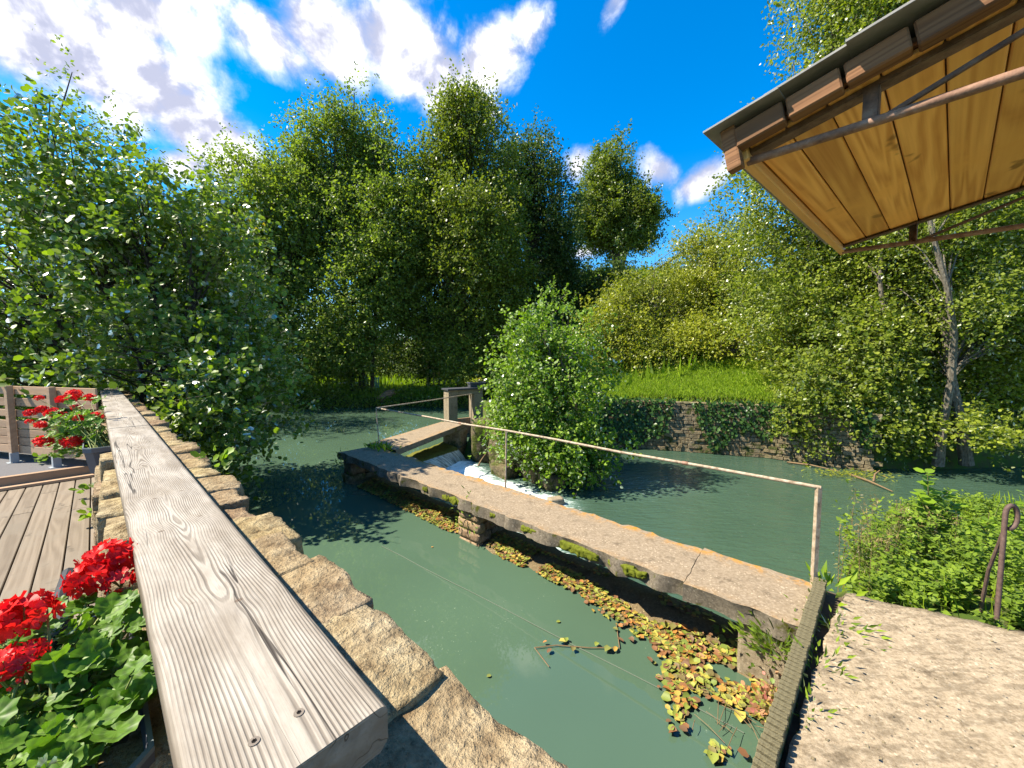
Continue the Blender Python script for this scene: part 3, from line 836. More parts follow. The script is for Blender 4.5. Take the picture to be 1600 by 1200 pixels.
def trees():
    B = (0, 0)
    # big leafy shrub on the left bank
    tree('hazel_shrub', 'large glossy round-leaved shrub filling the left bank behind the slatted fence', 'shrub', (-6.9, 8.0, -.5),
         [(-7.4, 7.7, 2.3, 2.6, 1.8, 3.0), (-8.3, 7.5, 4.1, 1.7, 1.4, 1.9), (-10.4, 8.0, 2.2, 2.4, 1.8, 3.0), (-5.3, 7.0, .7, 1.35, 1.2, 1.35), (-4.85, 5.9, .55, .75, .7, .95), (-6.7, 6.6, 1.5, 1.5, .9, 1.1), (-6.3, 8.3, 2.6, 1.1, 1.0, 1.7)],
         M['leaf_hazel'], M['bark_dark'], 760, 7, 9, .10, [((-7.2, 7.6, 4.6), .06, 0, 0), ((-8.4, 7.5, 4.0), .06, -.5, 0), ((-6.1, 7.6, 3.4), .05, .3, 0), ((-10.2, 8, 4.2), .06, -1.2, .2), ((-5.2, 6.9, 1.4), .04, .5, -.3)],
         .06, 11, shape='round', limb=.35, ntwig=500, big_leaves=280, twig_len=.62, gap=.37, gapf=1.0, shell=3.0, cl_r=.3, zmin=-.75,
         shoots=[(-8.3, 7.3, 4.8, 5.9, .1), (-8.0, 7.4, 4.6, 5.6, -.1), (-7.2, 7.5, 4.6, 5.5, .15), (-6.4, 7.5, 3.9, 5.2, .05), (-6.1, 7.6, 3.8, 4.9, .2), (-5.6, 7.4, 3.2, 4.3, .1), (-9.2, 7.6, 4.4, 5.6, 0), (-5.0, 7.2, 2.2, 3.3, .15)])
    tree('broadleaf_tree', 'dark broadleaf tree rising behind the glossy left shrub at the edge of the picture', 'tree', (-17, 15, -.5),
         [(-18, 14.8, 5.5, 4.6, 3.4, 6.8), (-14.2, 15.2, 4.2, 2.9, 2.5, 4.6), (-22, 15, 5, 4, 3, 6)], M['leaf_alder'], M['bark_dark'], 760, 7, 9, .14,
         [((-17.8, 15, 11), .2, 0, 0)], .2, 21, shape='diamond', limb=.2, twig_len=.9, gap=.36, cl_r=.6)
    # wood beyond the garden, one far mass
    rng = np.random.default_rng(99); fl = [(x, 37 + rng.random() * 5, 2.6 + rng.random() * 1.4, 3.2, 2.4, 3.6 + rng.random() * 1.2) for x in np.arange(-46, 4, 3.6)]
    p_, a_, n_, s_, r_, _, _ = spray(rng, fl, 1500, 8, 8, .24, .9, gap=.25, seed=9, cl_r=.7, zmin=-.6, lumps=3)
    fw = put('far_wood', leaf_mesh('far_wood', p_, a_, n_, s_, r_, 'diamond'), M['leaf_oak']); tag(fw, 'far-off wood behind the tall row of trees', 'wood', kind='stuff')
    tree('alder_tree', 'shorter alder at the left end of the tall row behind the pond', 'tree', (-14.2, 21.9, -.7),
         [(-14.3, 22.0, 6.2, 3.4, 3, 7.2), (-15.5, 21.5, 2.0, 3.0, 2, 3.4), (-12.4, 22, 9, 2, 2, 4)], M['leaf_alder'], M['bark_dark'], 1700, 8, 8, .165, [((-14.3, 22, 12.5), .17, 0, 0), ((-13, 22, 9), .12, .5, 0)], .17, 31, twig_len=.95, gap=.34, cl_r=.6, limb=.2)
    tree('alder_tree', 'tallest alder, its pointed top standing highest of the row behind the pond', 'tree', (-8.9, 22.6, -.7),
         [(-8.9, 22.8, 8.2, 4.0, 3, 7.6), (-8.6, 22.8, 13.4, 1.9, 1.7, 3.5), (-10.6, 22.8, 12.0, 1.9, 1.6, 3.9), (-10.8, 21.6, 1.3, 2.3, 1.5, 2.2), (-7.0, 22.8, 7.5, 1.9, 1.9, 5)], M['leaf_alder'], M['bark_dark'], 2500, 8, 8, .16, [((-8.9, 22.7, 16.5), .19, 0, 0), ((-10.2, 22.4, 13.5), .14, -.5, 0), ((-7.4, 22.6, 11), .12, .6, 0)], .19, 32, twig_len=.95, gap=.34, cl_r=.6, limb=.22)
    tree('alder_tree', 'tall alder with a pale ragged top, right of the highest one', 'tree', (-2.7, 23.0, -.7),
         [(-2.7, 23, 8.2, 3.6, 2.8, 7.8), (-2.4, 23, 13.9, 1.7, 1.6, 3.3), (-3.9, 23, 10, 2.0, 1.8, 4.4), (-2.2, 21.6, 1.1, 1.6, 1.2, 1.9), (-.9, 22.5, 5.5, 1.8, 1.6, 4.5)], M['leaf_oak'], M['bark_dark'], 2100, 8, 8, .16, [((-2.6, 23, 15.5), .18, 0, 0), ((-4, 23, 11), .12, -.4, 0)], .18, 33, twig_len=.95, gap=.34, cl_r=.6, limb=.22)
    tree('broadleaf_tree', 'dark rounded tree at the right end of the tall row', 'tree', (1.5, 26.3, -.2),
         [(1.6, 26.5, 9.5, 2.7, 2.4, 6.3), (.4, 26.5, 13, 1.6, 1.5, 3.4), (2.9, 26.5, 6.5, 1.7, 1.7, 4), (1.2, 25.6, 3, 2.6, 1.6, 3.2)], M['leaf_dark'], M['bark_dark'], 1300, 8, 8, .17, [((1.5, 26.4, 14.5), .2, 0, 0)], .2, 34, twig_len=.95, gap=.34, cl_r=.7, limb=.2)
    tree('yew_tree', 'low nearly black evergreen below the lone hilltop tree', 'tree', (4.0, 29.5, .5),
         [(4.0, 29.8, 5.0, 2.4, 2, 4.8), (6.4, 29.6, 5.6, 2.0, 1.7, 3.9), (8.4, 29.6, 6.4, 1.8, 1.7, 3.0), (1.8, 29, 3.5, 1.8, 1.5, 3.5)], M['leaf_dark'], M['bark_dark'], 800, 7, 8, .17, [((4, 29.7, 7.5), .15, 0, 0)], .15, 35, twig_len=.7, gap=.25, cl_r=.5, limb=.1)
    tree('alder_tree', 'small alder filling the background between two tall ones', 'tree', (-5.9, 27, -.6),
         [(-5.8, 27.2, 7, 3.6, 2.4, 7.6)], M['leaf_dark'], M['bark_dark'], 900, 7, 8, .17, [((-5.8, 27, 13), .14, 0, 0)], .14, 36, twig_len=1.0, gap=.34, cl_r=.7, limb=.2)
    tree('alder_tree', 'background alder seen through the left shrub and the row', 'tree', (-18, 26, -.6),
         [(-18, 26, 5, 4.4, 2.6, 7), (-23.5, 26, 4, 4, 2.6, 6.5)], M['leaf_dark'], M['bark_dark'], 900, 7, 8, .18, [((-18, 26, 10), .15, 0, 0)], .15, 37, twig_len=1.0, gap=.34, cl_r=.7, limb=.2)
    tree('hill_tree', 'lone round-topped tree standing clear against the blue sky on the hill', 'tree', (12.6, 46, 11.3),
         [(12.5, 46, 19.0, 5.0, 4.4, 4.9), (12.0, 46, 23.3, 2.7, 2.6, 3.6), (14.6, 46, 18, 3.4, 3, 3.6), (10.2, 46, 18, 3.2, 3, 3.6), (12.3, 46, 16.0, 4.3, 3.4, 2.4)], M['leaf_oak'], M['bark_dark'], 900, 9, 10, .27, [((12.4, 46, 24), .62, 0, 0), ((10.5, 46, 21), .3, -.2, 0), ((14.2, 46, 21), .3, .2, 0)], .6, 41, twig_len=1.1, gap=.40, gapf=.42, cl_r=.7, limb=.4)
    # hillside scrub
    hs = [('hawthorn_shrub', 'tall yellow-green shrub at the left end of the hillside scrub, above the grassy bank', (6.9, 19.2, 1.4), [(6.9, 19.2, 3.7, 2.0, 1.6, 3.0), (5.6, 19, 2.9, 1.4, 1.3, 2.2)], 330),
          ('hawthorn_shrub', 'large yellow-topped shrub in the middle of the hillside, left of the alder trunks', (10.3, 19.6, 1.6), [(10.3, 19.8, 4.9, 2.4, 2, 3.7), (9.0, 19.2, 3.2, 1.7, 1.5, 2.5)], 430),
          ('bramble_bush', 'tangled bramble with bare twigs behind the left of the grassy bank', (4.9, 17.4, .7), [(4.9, 17.8, 2.4, 1.5, 1.2, 2.0), (3.5, 17.6, 1.8, 1.2, 1, 1.7)], 230),
          ('bramble_bush', 'low pale bramble along the back of the grassy bank, near its right end', (8.8, 16.7, .5), [(8.8, 17.0, 2.1, 2.1, 1.0, 1.2), (10.4, 16.0, 2.0, 1.3, .9, 1.3)], 260),
          ('bramble_bush', 'low bramble along the back of the grassy bank, at its middle', (6.2, 16.8, .4), [(6.2, 17.3, 1.7, 1.8, .8, .85)], 130),
          ('hill_shrub', 'bluish green shrub on the skyline to the right of the lone tree', (10.2, 27, 4.5), [(9.6, 27, 6.4, 3.6, 2.4, 3.0), (12.6, 26.5, 7.6, 2.4, 2, 2.6)], 330),
          ('hill_shrub', 'dark shrub high on the slope behind the yellow-topped one', (13.5, 23, 4.0), [(13.2, 23, 6.6, 2.6, 2.2, 3.4)], 230)]
    for i, (nm, lb, b, lobes, nc) in enumerate(hs):
        tree(nm, lb, 'shrub', b, lobes, M['leaf_yellow'] if i not in (5, 6) else M['leaf_oak'], M['bark'], nc, 7, 8, .125, [((lobes[0][0], lobes[0][1], lobes[0][2] + lobes[0][5] * .5), .07, 0, 0), ((lobes[0][0] + .6, lobes[0][1], lobes[0][2]), .05, .2, 0)], .07, 50 + i, twig_len=.7, gap=.36, gapf=.8, cl_r=.45, limb=.3)
    # trees on the right bank
    tree('alder_tree', 'tall leafy alder left of the canopy, its crown reaching above the picture', 'tree', (11.6, 14.2, -.4),
         [(12.1, 14.6, 12.0, 2.7, 2.1, 6.0), (10.5, 14.4, 7.0, 2.8, 2.0, 3.9), (13.6, 14.6, 7.5, 2.4, 2, 5), (10.2, 14.4, 3.4, 2.5, 1.5, 2.2), (13.6, 14.6, 15.0, 2, 2, 4)], M['leaf_right'], M['bark_pale'], 3000, 7, 8, .118, [((12, 14.5, 16), .15, 0, 0), ((10.6, 14.3, 8), .09, -.3, 0)], .15, 61, twig_len=.75, gap=.25, gapf=.7, cl_r=.45, limb=.06)
    rb = [('alder_tree', 'alder with the leftmost of the three bare grey trunks', (12.05, 12.2, -.9), (11.5, 12.0, 9), .085, [(12.2, 13.2, 7.4, 2.2, 1.3, 4.4), (12.6, 13.4, 2.6, 2.2, 1.0, 2.8)], 850),
          ('alder_tree', 'alder with the middle grey trunk, leaning left over the pool', (12.35, 10.95, -1.3), (10.9, 10.6, 8.5), .105, [(13.4, 12.6, 6.4, 2.2, 1.2, 4.4), (14.6, 12.9, 2.8, 2.0, 1.0, 3.0), (11.9, 11.3, 5.2, 1.5, .7, 1.6)], 900),
          ('alder_tree', 'alder with the rightmost, stoutest mottled grey trunk', (13.3, 11.05, -1.3), (12.2, 11.2, 9.5), .125, [(15.2, 12.8, 6.4, 2.5, 1.4, 4.8), (16.8, 12.6, 3.0, 2.2, 1.2, 3.4), (13.6, 10.9, 5.6, 1.9, .7, 1.7), (14.6, 11.0, 2.8, 1.5, .6, 1.5), (12.6, 10.6, 3.0, .9, .5, .9)], 1500)]
    for i, (nm, lb, b, top, r, lobes, nc) in enumerate(rb):
        tree(nm, lb, 'tree', b, lobes, M['leaf_right'], M['bark_pale'], nc, 8, 8, .10, [(top, r, 0, 0)], r * .55, 70 + i, twig_len=.75, gap=.26, gapf=.7, cl_r=.45, limb=.04)
    tree('alder_tree', 'shaded tree at the far right behind the mottled trunk', 'tree', (18.5, 15.2, -.4),
         [(18.2, 15.6, 6.5, 3.6, 2.2, 7), (17.0, 15.2, 2.4, 3.4, 1.4, 3.6), (21.4, 14.6, 3.4, 2.8, 2, 5)], M['leaf_right'], M['bark'], 1300, 7, 8, .12, [((18.2, 15.5, 12), .16, 0, 0), ((16.8, 15, 6), .07, -.8, 0)], .16, 75, twig_len=.9, gap=.33, cl_r=.5, limb=.2)
    for i, (x_, y_) in enumerate([(23.5, 13.0), (27, 19)]):
        tree('alder_tree', ['tree on the right bank, past the shaded one at the far right', 'tree on the slope, farthest to the right of all'][i], 'tree', (x_, y_, -.3), [(x_, y_, 5.5, 3.6, 2.6, 6.2)], M['leaf_right'], M['bark'], 420, 7, 8, .17, [((x_, y_, 10), .16, 0, 0)], .16, 95 + i, twig_len=.9, gap=.3, cl_r=.5, limb=.1)
    un = [('riverside_shrub', 'bright shrub spilling over the right end of the old stone wall', (9.4, 12.5, -.3), [(9.6, 12.2, .1, 1.3, .8, 1.5), (10.6, 12.1, 1.4, 1.4, .9, 1.5)], 330),
          ('riverside_shrub', 'overhanging shrub at the water edge between the stone wall and the grey trunks', (11.3, 11.9, -.7), [(11.1, 11.6, -.1, 1.4, .8, 1.4), (11.6, 12.0, 1.6, 1.5, .9, 1.5)], 330),
          ('riverside_shrub', 'leafy undergrowth shrub standing in shade around the grey trunks', (14.2, 12.2, -.6), [(14.2, 12.6, .6, 1.7, .8, 1.7), (16.4, 12.6, .9, 1.8, .9, 2.0), (13.2, 11.6, -.2, .9, .6, .8), (15.6, 11.9, -.1, 1.9, .6, 1.3), (18.6, 12.2, .4, 2.2, .8, 1.8), (12.7, 10.3, -.45, 1.1, .3, .4)], 620)]
    for i, (nm, lb, b, lobes, nc) in enumerate(un):
        tree(nm, lb, 'shrub', b, lobes, M['leaf_right'], M['bark'], nc, 7, 8, .10, [((lobes[0][0], lobes[0][1], lobes[0][2] + .8), .035, 0, 0), ((lobes[-1][0], lobes[-1][1], lobes[-1][2]), .035, .2, 0)], .035, 80 + i, shape='round', twig_len=.55, gap=.30, gapf=1.0, cl_r=.35, limb=.3, zmin=-1.45)
    # bright bush between weir and pool
    tree('alder_bush', 'bright green rounded bush growing between the weir and the pool', 'bush', (1.0, 10.7, -.8),
         [(1.0, 10.6, .9, 1.65, 1.35, 1.9), (1.15, 10.5, 2.2, 1.15, 1.05, 1.2), (.2, 10.2, -.35, 1.0, .8, .9), (1.6, 9.7, -.75, 1.0, .8, .75), (2.4, 9.9, -.75, .75, .45, .4)],
         M['leaf_bush'], M['bark'], 600, 7, 8, .088, [((.9, 10.6, 2.4), .05, 0, 0), ((1.6, 10.5, 2.0), .05, .3, 0), ((.3, 10.3, 1.4), .04, -.3, 0)], .05, 90, shape='round', limb=.4, ntwig=500, lumps=7, twig_len=.45, gap=.26, gapf=1.1, shell=2.8, cl_r=.3, zmin=-1.5,
         shoots=[(1.1, 10.5, 2.9, 3.75, .05), (.8, 10.4, 2.7, 3.45, 0), (1.6, 10.5, 2.7, 3.35, .1), (.35, 10.4, 2.3, 2.95, -.1), (2.0, 10.4, 2.2, 2.95, .15), (.0, 10.3, 1.8, 2.5, -.15), (1.35, 10.4, 2.8, 3.5, .1), (-.35, 10.4, 1.3, 1.9, -.2)])


trees()


# ------------------------------------------------------------------ retaining wall and grassy bank
def wall_blocks(name, a, b, z0, z1, ch, seed, m, parent, thick=.16, sk=(.16, .42)):
    """coursed rubble: blocks with recessed joints, joined"""
    rng = random.Random(seed); mb = MB(); a, b = Vector(a), Vector(b); d = (b - a); L = d.length; d.normalize(); n = Vector((d.y, -d.x, 0))
    ang = math.atan2(d.y, d.x); z = z0; row = 0
    while z < z1 - .03:
        h = ch * rng.uniform(.75, 1.3); h = min(h, z1 - z); s = -rng.uniform(0, .2)
        while s < L:
            w = rng.uniform(*sk); p = a + d * (s + w / 2) + n * rng.uniform(-.025, .03); 
            mb.box((p.x, p.y, z + h / 2), (w - .015, thick, h - .012), Matrix.Rotation(ang + rng.uniform(-.03, .03), 3, 'Z') @ Matrix.Rotation(rng.uniform(-.03, .03), 3, 'Y'))
            s += w
        z += h; row += 1
    o = put(name, mb.mesh(name, False, .008, 1), m, parent); o['kind'] = 'stuff'; return o


def retaining_wall():
    pts = [Vector((2.4, 14.0, 0)), Vector((4.7, 13.98, 0)), Vector((8.45, 12.65, 0)), Vector((10.4, 11.1, 0))]
    t = thing('retaining_wall', 'old ivy-hung stone retaining wall along the far side of the pool', 'wall', (6, 13.5, -1.9))
    core = MB()
    for i in range(3):
        a, b = pts[i], pts[i + 1]; d = (b - a).normalized(); n = Vector((-d.y, d.x, 0))
        core.prism([(a + n * .05)[:2], (b + n * .05)[:2], (b + n * .6)[:2], (a + n * .6)[:2]], -2.3, -.02)
        wall_blocks('stonework', a, b, -2.0, .02, .12, 5 + i, M['stone_grey'], t)
    put('wall_core', core.mesh('wall_core'), M['mortar'], t)
    # ivy hanging down the face
    rng = np.random.default_rng(5); n = 5200
    u = rng.random(n); k = (u * 3).astype(int).clip(0, 2); f = u * 3 - k
    pa = np.array([p[:] for p in pts]); base = pa[k] * (1 - f)[:, None] + pa[k + 1] * f[:, None]
    drop = rng.random(n)
    col = vnoise(np.stack([base[:, 0] * 1.15, base[:, 1] * 1.15, drop * .6], 1), 3)
    z = .15 - drop * 2.0
    ok = (col - drop * .16 > .42)
    p = base.copy(); p[:, 2] = z; p[:, 1] -= .10 + .12 * rng.random(n); p = p[ok]; m_ = len(p)
    ax = np.stack([rng.normal(size=m_) * .5, -.3 + 0 * rng.random(m_), -.7 + .5 * rng.normal(size=m_)], 1)
    nr = np.stack([rng.normal(size=m_) * .4, -.9 + 0 * rng.random(m_), .5 + .4 * rng.normal(size=m_)], 1)
    iv = put('ivy_leaves', leaf_mesh('ivy_leaves', p, ax, nr, .11 * (.6 + .7 * rng.random(m_)), rng.random(m_), 'round'), M['leaf_ivy'])
    tag(iv, 'dark ivy curtain trailing down the old retaining wall', 'ivy', kind='stuff')


retaining_wall()


def blades(name, xy, h, label, lean=.35, w=.016, m='grass', seed=0, zoff=0.0, zs=None):
    rng = np.random.default_rng(seed); n = len(xy)
    z = height(xy[:, 0], xy[:, 1]) if zs is None else zs
    base = np.stack([xy[:, 0], xy[:, 1], z + zoff - .02], 1)
    an = rng.random(n) * 2 * PI; hh = h * (.5 + .8 * rng.random(n)); ln = lean * rng.random(n) * hh
    sidev = np.stack([np.cos(an), np.sin(an), 0 * an], 1); fw = np.stack([-np.sin(an), np.cos(an), 0 * an], 1)
    ww = w * (.6 + .8 * rng.random(n))
    V = np.stack([base - sidev * ww[:, None], base + sidev * ww[:, None],
                  base + sidev * (ww * .6)[:, None] + fw * (ln * .4)[:, None] + np.stack([0 * an, 0 * an, hh * .6], 1),
                  base + fw * ln[:, None] + np.stack([0 * an, 0 * an, hh], 1)], 1).reshape(-1, 3)
    i = np.arange(n) * 4
    F = np.concatenate([np.stack([i, i + 1, i + 2], 1), np.stack([i, i + 2, i + 3], 1)])
    o = put(name, np_mesh(name, V, F, False, {'rnd': np.repeat(rng.random(n), 4)}), M[m])
    return tag(o, label, 'grass', kind='stuff')


def grass():
    rng = np.random.default_rng(3)
    n = 60000; x = rng.uniform(2.4, 10.8, n); y = rng.uniform(12.2, 17.4, n)
    d = sdf(x, y, DN); ok = (d > .04) & (y < 17.6 - .1 * x)
    blades('grass', np.stack([x[ok], y[ok]], 1), .15, 'bright sunlit grass on top of the old retaining wall', seed=1, w=.013, lean=.8)
    n = 26000; x = rng.uniform(-9.5, -1.0, n); y = 21.6 + 22 * rng.random(n) ** 1.6
    d = sdf(x, y, UP); ok = d > .4
    blades('grass', np.stack([x[ok], y[ok]], 1), .30, 'bright lawn glimpsed under the tall trees across the pond', seed=2, w=.03)
    n = 9000; x = rng.uniform(-24, 24, n); y = rng.uniform(15.5, 46, n); d = np.minimum(sdf(x, y, UP), sdf(x, y, DN)); ok = (d > .5) & ~((x > -9) & (x < -1))
    blades('hillside_grass', np.stack([x[ok], y[ok]], 1), .7, 'rough grass covering the slope behind the scrub', seed=4, w=.07)


grass()


# ------------------------------------------------------------------ weir structures, footbridge, sluice
def yawbox(mb, a0, a1, l0, l1, z0, z1):
    return mb.prism([P(a0, l0)[:2], P(a1, l0)[:2], P(a1, l1)[:2], P(a0, l1)[:2]], z0, z1)


def slab_mesh(name, a0, a1, l0, l1, z0, z1, na, nl, seed, amp=.012, edge=True, cut0=0.0, jag=None):
    """slab with an uneven top and nibbled edges; attribute 'edge' marks the far rim"""
    xs = np.linspace(0, 1, na + 1); ys = np.linspace(0, 1, nl + 1)
    top = {}; V = []; E = []
    def addv(u, v, z, nib):
        a = a0 + (a1 - a0) * u; l = l0 + (l1 - l0) * v
        if cut0: a += cut0 * (1 - u) * v
        if jag == 0 and u < .02 or jag == 1 and u > .98: a += .07 * v - .02 + .05 * float(fbm(np.array([[v * 7, 3.3, 0]]), 3, 77)[0])
        q = np.array([[a * 5, l * 5, z * 3]]); k = float(fbm(q, 3, seed)[0])
        l += nib * k * 3.4 * (1 if v > .5 else -1); 
        p = P(a, l, z + (k * amp * 1.6 if z == z1 else k * .03)); V.append(p[:])
        E.append(float(np.exp(-((1 - v) * (l1 - l0) / .12) ** 2)) + .25 * float(np.exp(-(v * (l1 - l0) / .08) ** 2)) if edge else 0.0)
        return len(V) - 1
    T_ = [[addv(u, v, z1, .05 if v in (0, 1) else 0) for v in ys] for u in xs]
    F = [(T_[i][j], T_[i][j + 1], T_[i + 1][j + 1], T_[i + 1][j]) for i in range(na) for j in range(nl)]
    Fs = []
    ring = [T_[i][0] for i in range(na + 1)] + [T_[na][j] for j in range(1, nl + 1)] + [T_[i][nl] for i in range(na - 1, -1, -1)] + [T_[0][j] for j in range(nl - 1, 0, -1)]
    prm = [(u, 0) for u in xs] + [(1, v) for v in ys[1:]] + [(u, 1) for u in xs[::-1][1:]] + [(0, v) for v in ys[::-1][1:-1]]
    zs = [z1 - (z1 - z0) * .5, z0]; prev = ring
    for zz in zs:
        cur = [addv(u, v, zz, .09) for u, v in prm]; m_ = len(cur)
        Fs += [(prev[i], cur[i], cur[(i + 1) % m_], prev[(i + 1) % m_]) for i in range(m_)]
        prev = cur
    me = bpy.data.meshes.new(name); me.from_pydata(V, [], [f[::-1] for f in F] + [f[::-1] for f in Fs] + [tuple(prev)])
    bm = bmesh.new(); bm.from_mesh(me); bmesh.ops.recalc_face_normals(bm, faces=bm.faces); bm.to_mesh(me); bm.free()
    a_ = me.attributes.new('edge', 'FLOAT', 'POINT'); a_.data.foreach_set('value', np.clip(np.array(E, dtype=np.float32), 0, 1))
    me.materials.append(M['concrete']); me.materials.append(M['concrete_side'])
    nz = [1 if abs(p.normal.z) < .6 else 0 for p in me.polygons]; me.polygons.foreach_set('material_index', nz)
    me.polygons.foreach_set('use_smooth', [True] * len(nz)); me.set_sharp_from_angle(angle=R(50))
    return me


def footbridge():
    t = thing('footbridge', 'narrow lichen-speckled concrete footbridge running out over the weir', 'footbridge', P(4.4, 4.05, -1.3))
    L0, L1 = 3.64, 4.46
    put('slab', slab_mesh('slab', .20, 1.178, L0 - .01, L1, -.71, Z_BR, 14, 24, 3, jag=1), None, t)
    put('slab', slab_mesh('slab', 1.185, 8.62, L0, L1, -.71, Z_BR, 120, 24, 4, jag=0), None, t)
    # end pier: rough stones under the far end
    rng = random.Random(4)
    for i, (a, l, z, s) in enumerate([(8.38, 3.86, -.88, (.34, .34, .3)), (8.4, 4.22, -.88, (.34, .36, .3)), (8.38, 3.84, -1.18, (.38, .36, .32)), (8.4, 4.22, -1.2, (.36, .38, .32)), (8.38, 3.88, -1.5, (.40, .40, .34)), (8.4, 4.26, -1.5, (.40, .40, .34))]):
        put('pier_stone', rough_block('pier_stone', s, (5, 5, 4), .03, 8, 40 + i, .12), M['stone_grey'], t, P(a, l, z), (0, 0, YAW))
    # middle pier: courses of brick-like stones
    zc = -1.62; k = 0
    for row in range(6):
        h = .15
        for (l, w) in ([(3.80, .26), (4.10, .30), (4.36, .2)] if row % 2 else [(3.74, .14), (4.0, .34), (4.30, .30)]):
            put('pier_brick', rough_block('pier_brick', (.46 + rng.uniform(-.03, .03), w - .015, h - .012), (4, 3, 2), .012, 14, 60 + k, .10), M['stone_grey'] if row < 2 else M['pier'], t, P(4.28 + rng.uniform(-.015, .015), l, zc + h / 2), (0, 0, YAW)); k += 1
        zc += h
    mb = MB(); yawbox(mb, .22, .72, 3.70, 4.44, -2.2, -.722); put('abutment', mb.mesh('abutment', False, .03), M['frame_conc'], t)
    mb = MB(); yawbox(mb, 4.12, 4.44, 3.78, 4.42, -2.2, -.725); put('pier_core', mb.mesh('pier_core'), M['mortar'], t)
    # moss cushions along the near edge
    for i, (a, w) in enumerate([(4.75, .10), (4.55, .12), (4.38, .09), (3.7, .07), (3.1, .10), (2.95, .08), (2.45, .13), (2.30, .14), (2.15, .12), (1.85, .10), (1.72, .13), (1.6, .1), (5.3, .07), (6.0, .08)]):
        me = rough_block('moss_cushion', (w * 1.6, w * .5, w * .7), (14, 8, 8), .030, 34, 90 + i, .5)
        put('moss_cushion', me, M['moss'], t, P(a, L0 - .005, -.60 - .25 * w), (0, 0, YAW))
    # side walkway
    t2 = thing('side_walkway', 'short concrete walkway from the footbridge corner to the sluice frame', 'walkway', (-2.6, 11, -.7))
    a, b, c, d = at(574, 694, Z_BR - .01), at(690, 659, Z_BR - .01), at(729, 661, Z_BR - .01), at(619, 703, Z_BR - .01)
    n = 24; V = []; E = []
    for z, nib in ((Z_BR - .008, .02), (-.70, .05)):
        for i in range(n + 1):
            u = i / n
            for v in np.linspace(0, 1, 5):
                p = a.lerp(b, u).lerp(d.lerp(c, u), float(v)); k = float(fbm(np.array([[p.x * 4, p.y * 4, z * 5]]), 3, 8)[0])
                V.append((p.x + k * nib * 2, p.y + k * nib * 2, z + k * .02)); E.append(.4 * (v in (0, 1)))
    m5 = (n + 1) * 5; F = []
    for i in range(n):
        for j in range(4):
            q = i * 5 + j; F.append((q, q + 1, q + 6, q + 5)); F.append((q + m5, q + 5 + m5, q + 6 + m5, q + 1 + m5))
        F.append((i * 5, i * 5 + 5, i * 5 + 5 + m5, i * 5 + m5)); F.append((i * 5 + 4, i * 5 + 4 + m5, i * 5 + 9 + m5, i * 5 + 9))
    me = bpy.data.meshes.new('slab'); me.from_pydata(V, [], F)
    bm = bmesh.new(); bm.from_mesh(me); bmesh.ops.recalc_face_normals(bm, faces=bm.faces); bm.to_mesh(me); bm.free()
    a_ = me.attributes.new('edge', 'FLOAT', 'POINT'); a_.data.foreach_set('value', np.array(E, dtype=np.float32))
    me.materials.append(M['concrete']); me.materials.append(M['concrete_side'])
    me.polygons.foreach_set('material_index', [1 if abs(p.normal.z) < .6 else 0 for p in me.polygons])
    put('slab', me, None, t2)
    e = b.lerp(c, .55); 
    put('end_stone', rough_block('end_stone', (.55, .62, .95), (5, 5, 6), .06, 5, 7, .2), M['stone_grey'], t2, (e.x + .05, e.y - .35, -1.12), (0, 0, R(70)))


M['pier'] = mat_stone('warm_pier_stone', (.13, .08, .045), (.26, .175, .105), (.38, .28, .18), 1.2, .7, .015, ((.06, .07, .015), (.56, .68)))
footbridge()


def railing():
    t = thing('railing', 'thin rusty pipe railing along the far edge of the footbridge and walkway', 'railing', P(4.3, 4.42, Z_BR))
    posts = [(P(.26, 4.40, Z_BR), .93), (P(4.23, 4.44, Z_BR), .94), (P(8.30, 4.44, Z_BR), .95)]
    e = at(736, 659, Z_BR); posts.append((e, .93))
    tops = []
    for i, (b, h) in enumerate(posts):
        ln = Vector((.02, .0, 0)) if i != 2 else Vector((-.06, 0, 0))
        tp = b + Vector((0, 0, h)) + ln
        if i == 0:                                             # angle-iron end post
            mb = MB(); mb.box((b + tp) / 2, (.038, .006, h)); mb.box((b + tp) / 2 + Vector((-.017, .018, 0)), (.006, .032, h))
            put('post', mb.mesh('post'), M['rust_light'], t)
        else:
            mb = MB(); mb.tube([b - Vector((0, 0, .05)), tp], .0145, 8); put('post', mb.mesh('post', True), M['rust_light'], t)
        tops.append(tp)
    pts = [tops[0].lerp(tops[1], k / 4) for k in range(4)] + [tops[1].lerp(tops[2], k / 4) for k in range(5)]
    pts[2].z -= .012; pts[5].z -= .015
    mb = MB(); mb.tube(pts, .0165, 10); o = put('rail', mb.mesh('rail', True), M['rust_light'], t)
    mb = MB()
    for k in (pts[1].lerp(pts[2], .2), pts[5].lerp(pts[6], .1)):
        dr = (tops[2] - tops[0]).normalized(); mb.tube([k - dr * .03, k + dr * .03], .021, 10)
    put('coupling', mb.mesh('coupling', True), M['rust'], o)
    mb = MB(); mb.tube([tops[2], tops[2].lerp(tops[3], .5) - Vector((0, 0, .01)), tops[3]], .0145, 8); put('rail', mb.mesh('rail', True), M['rust_light'], t)


railing()


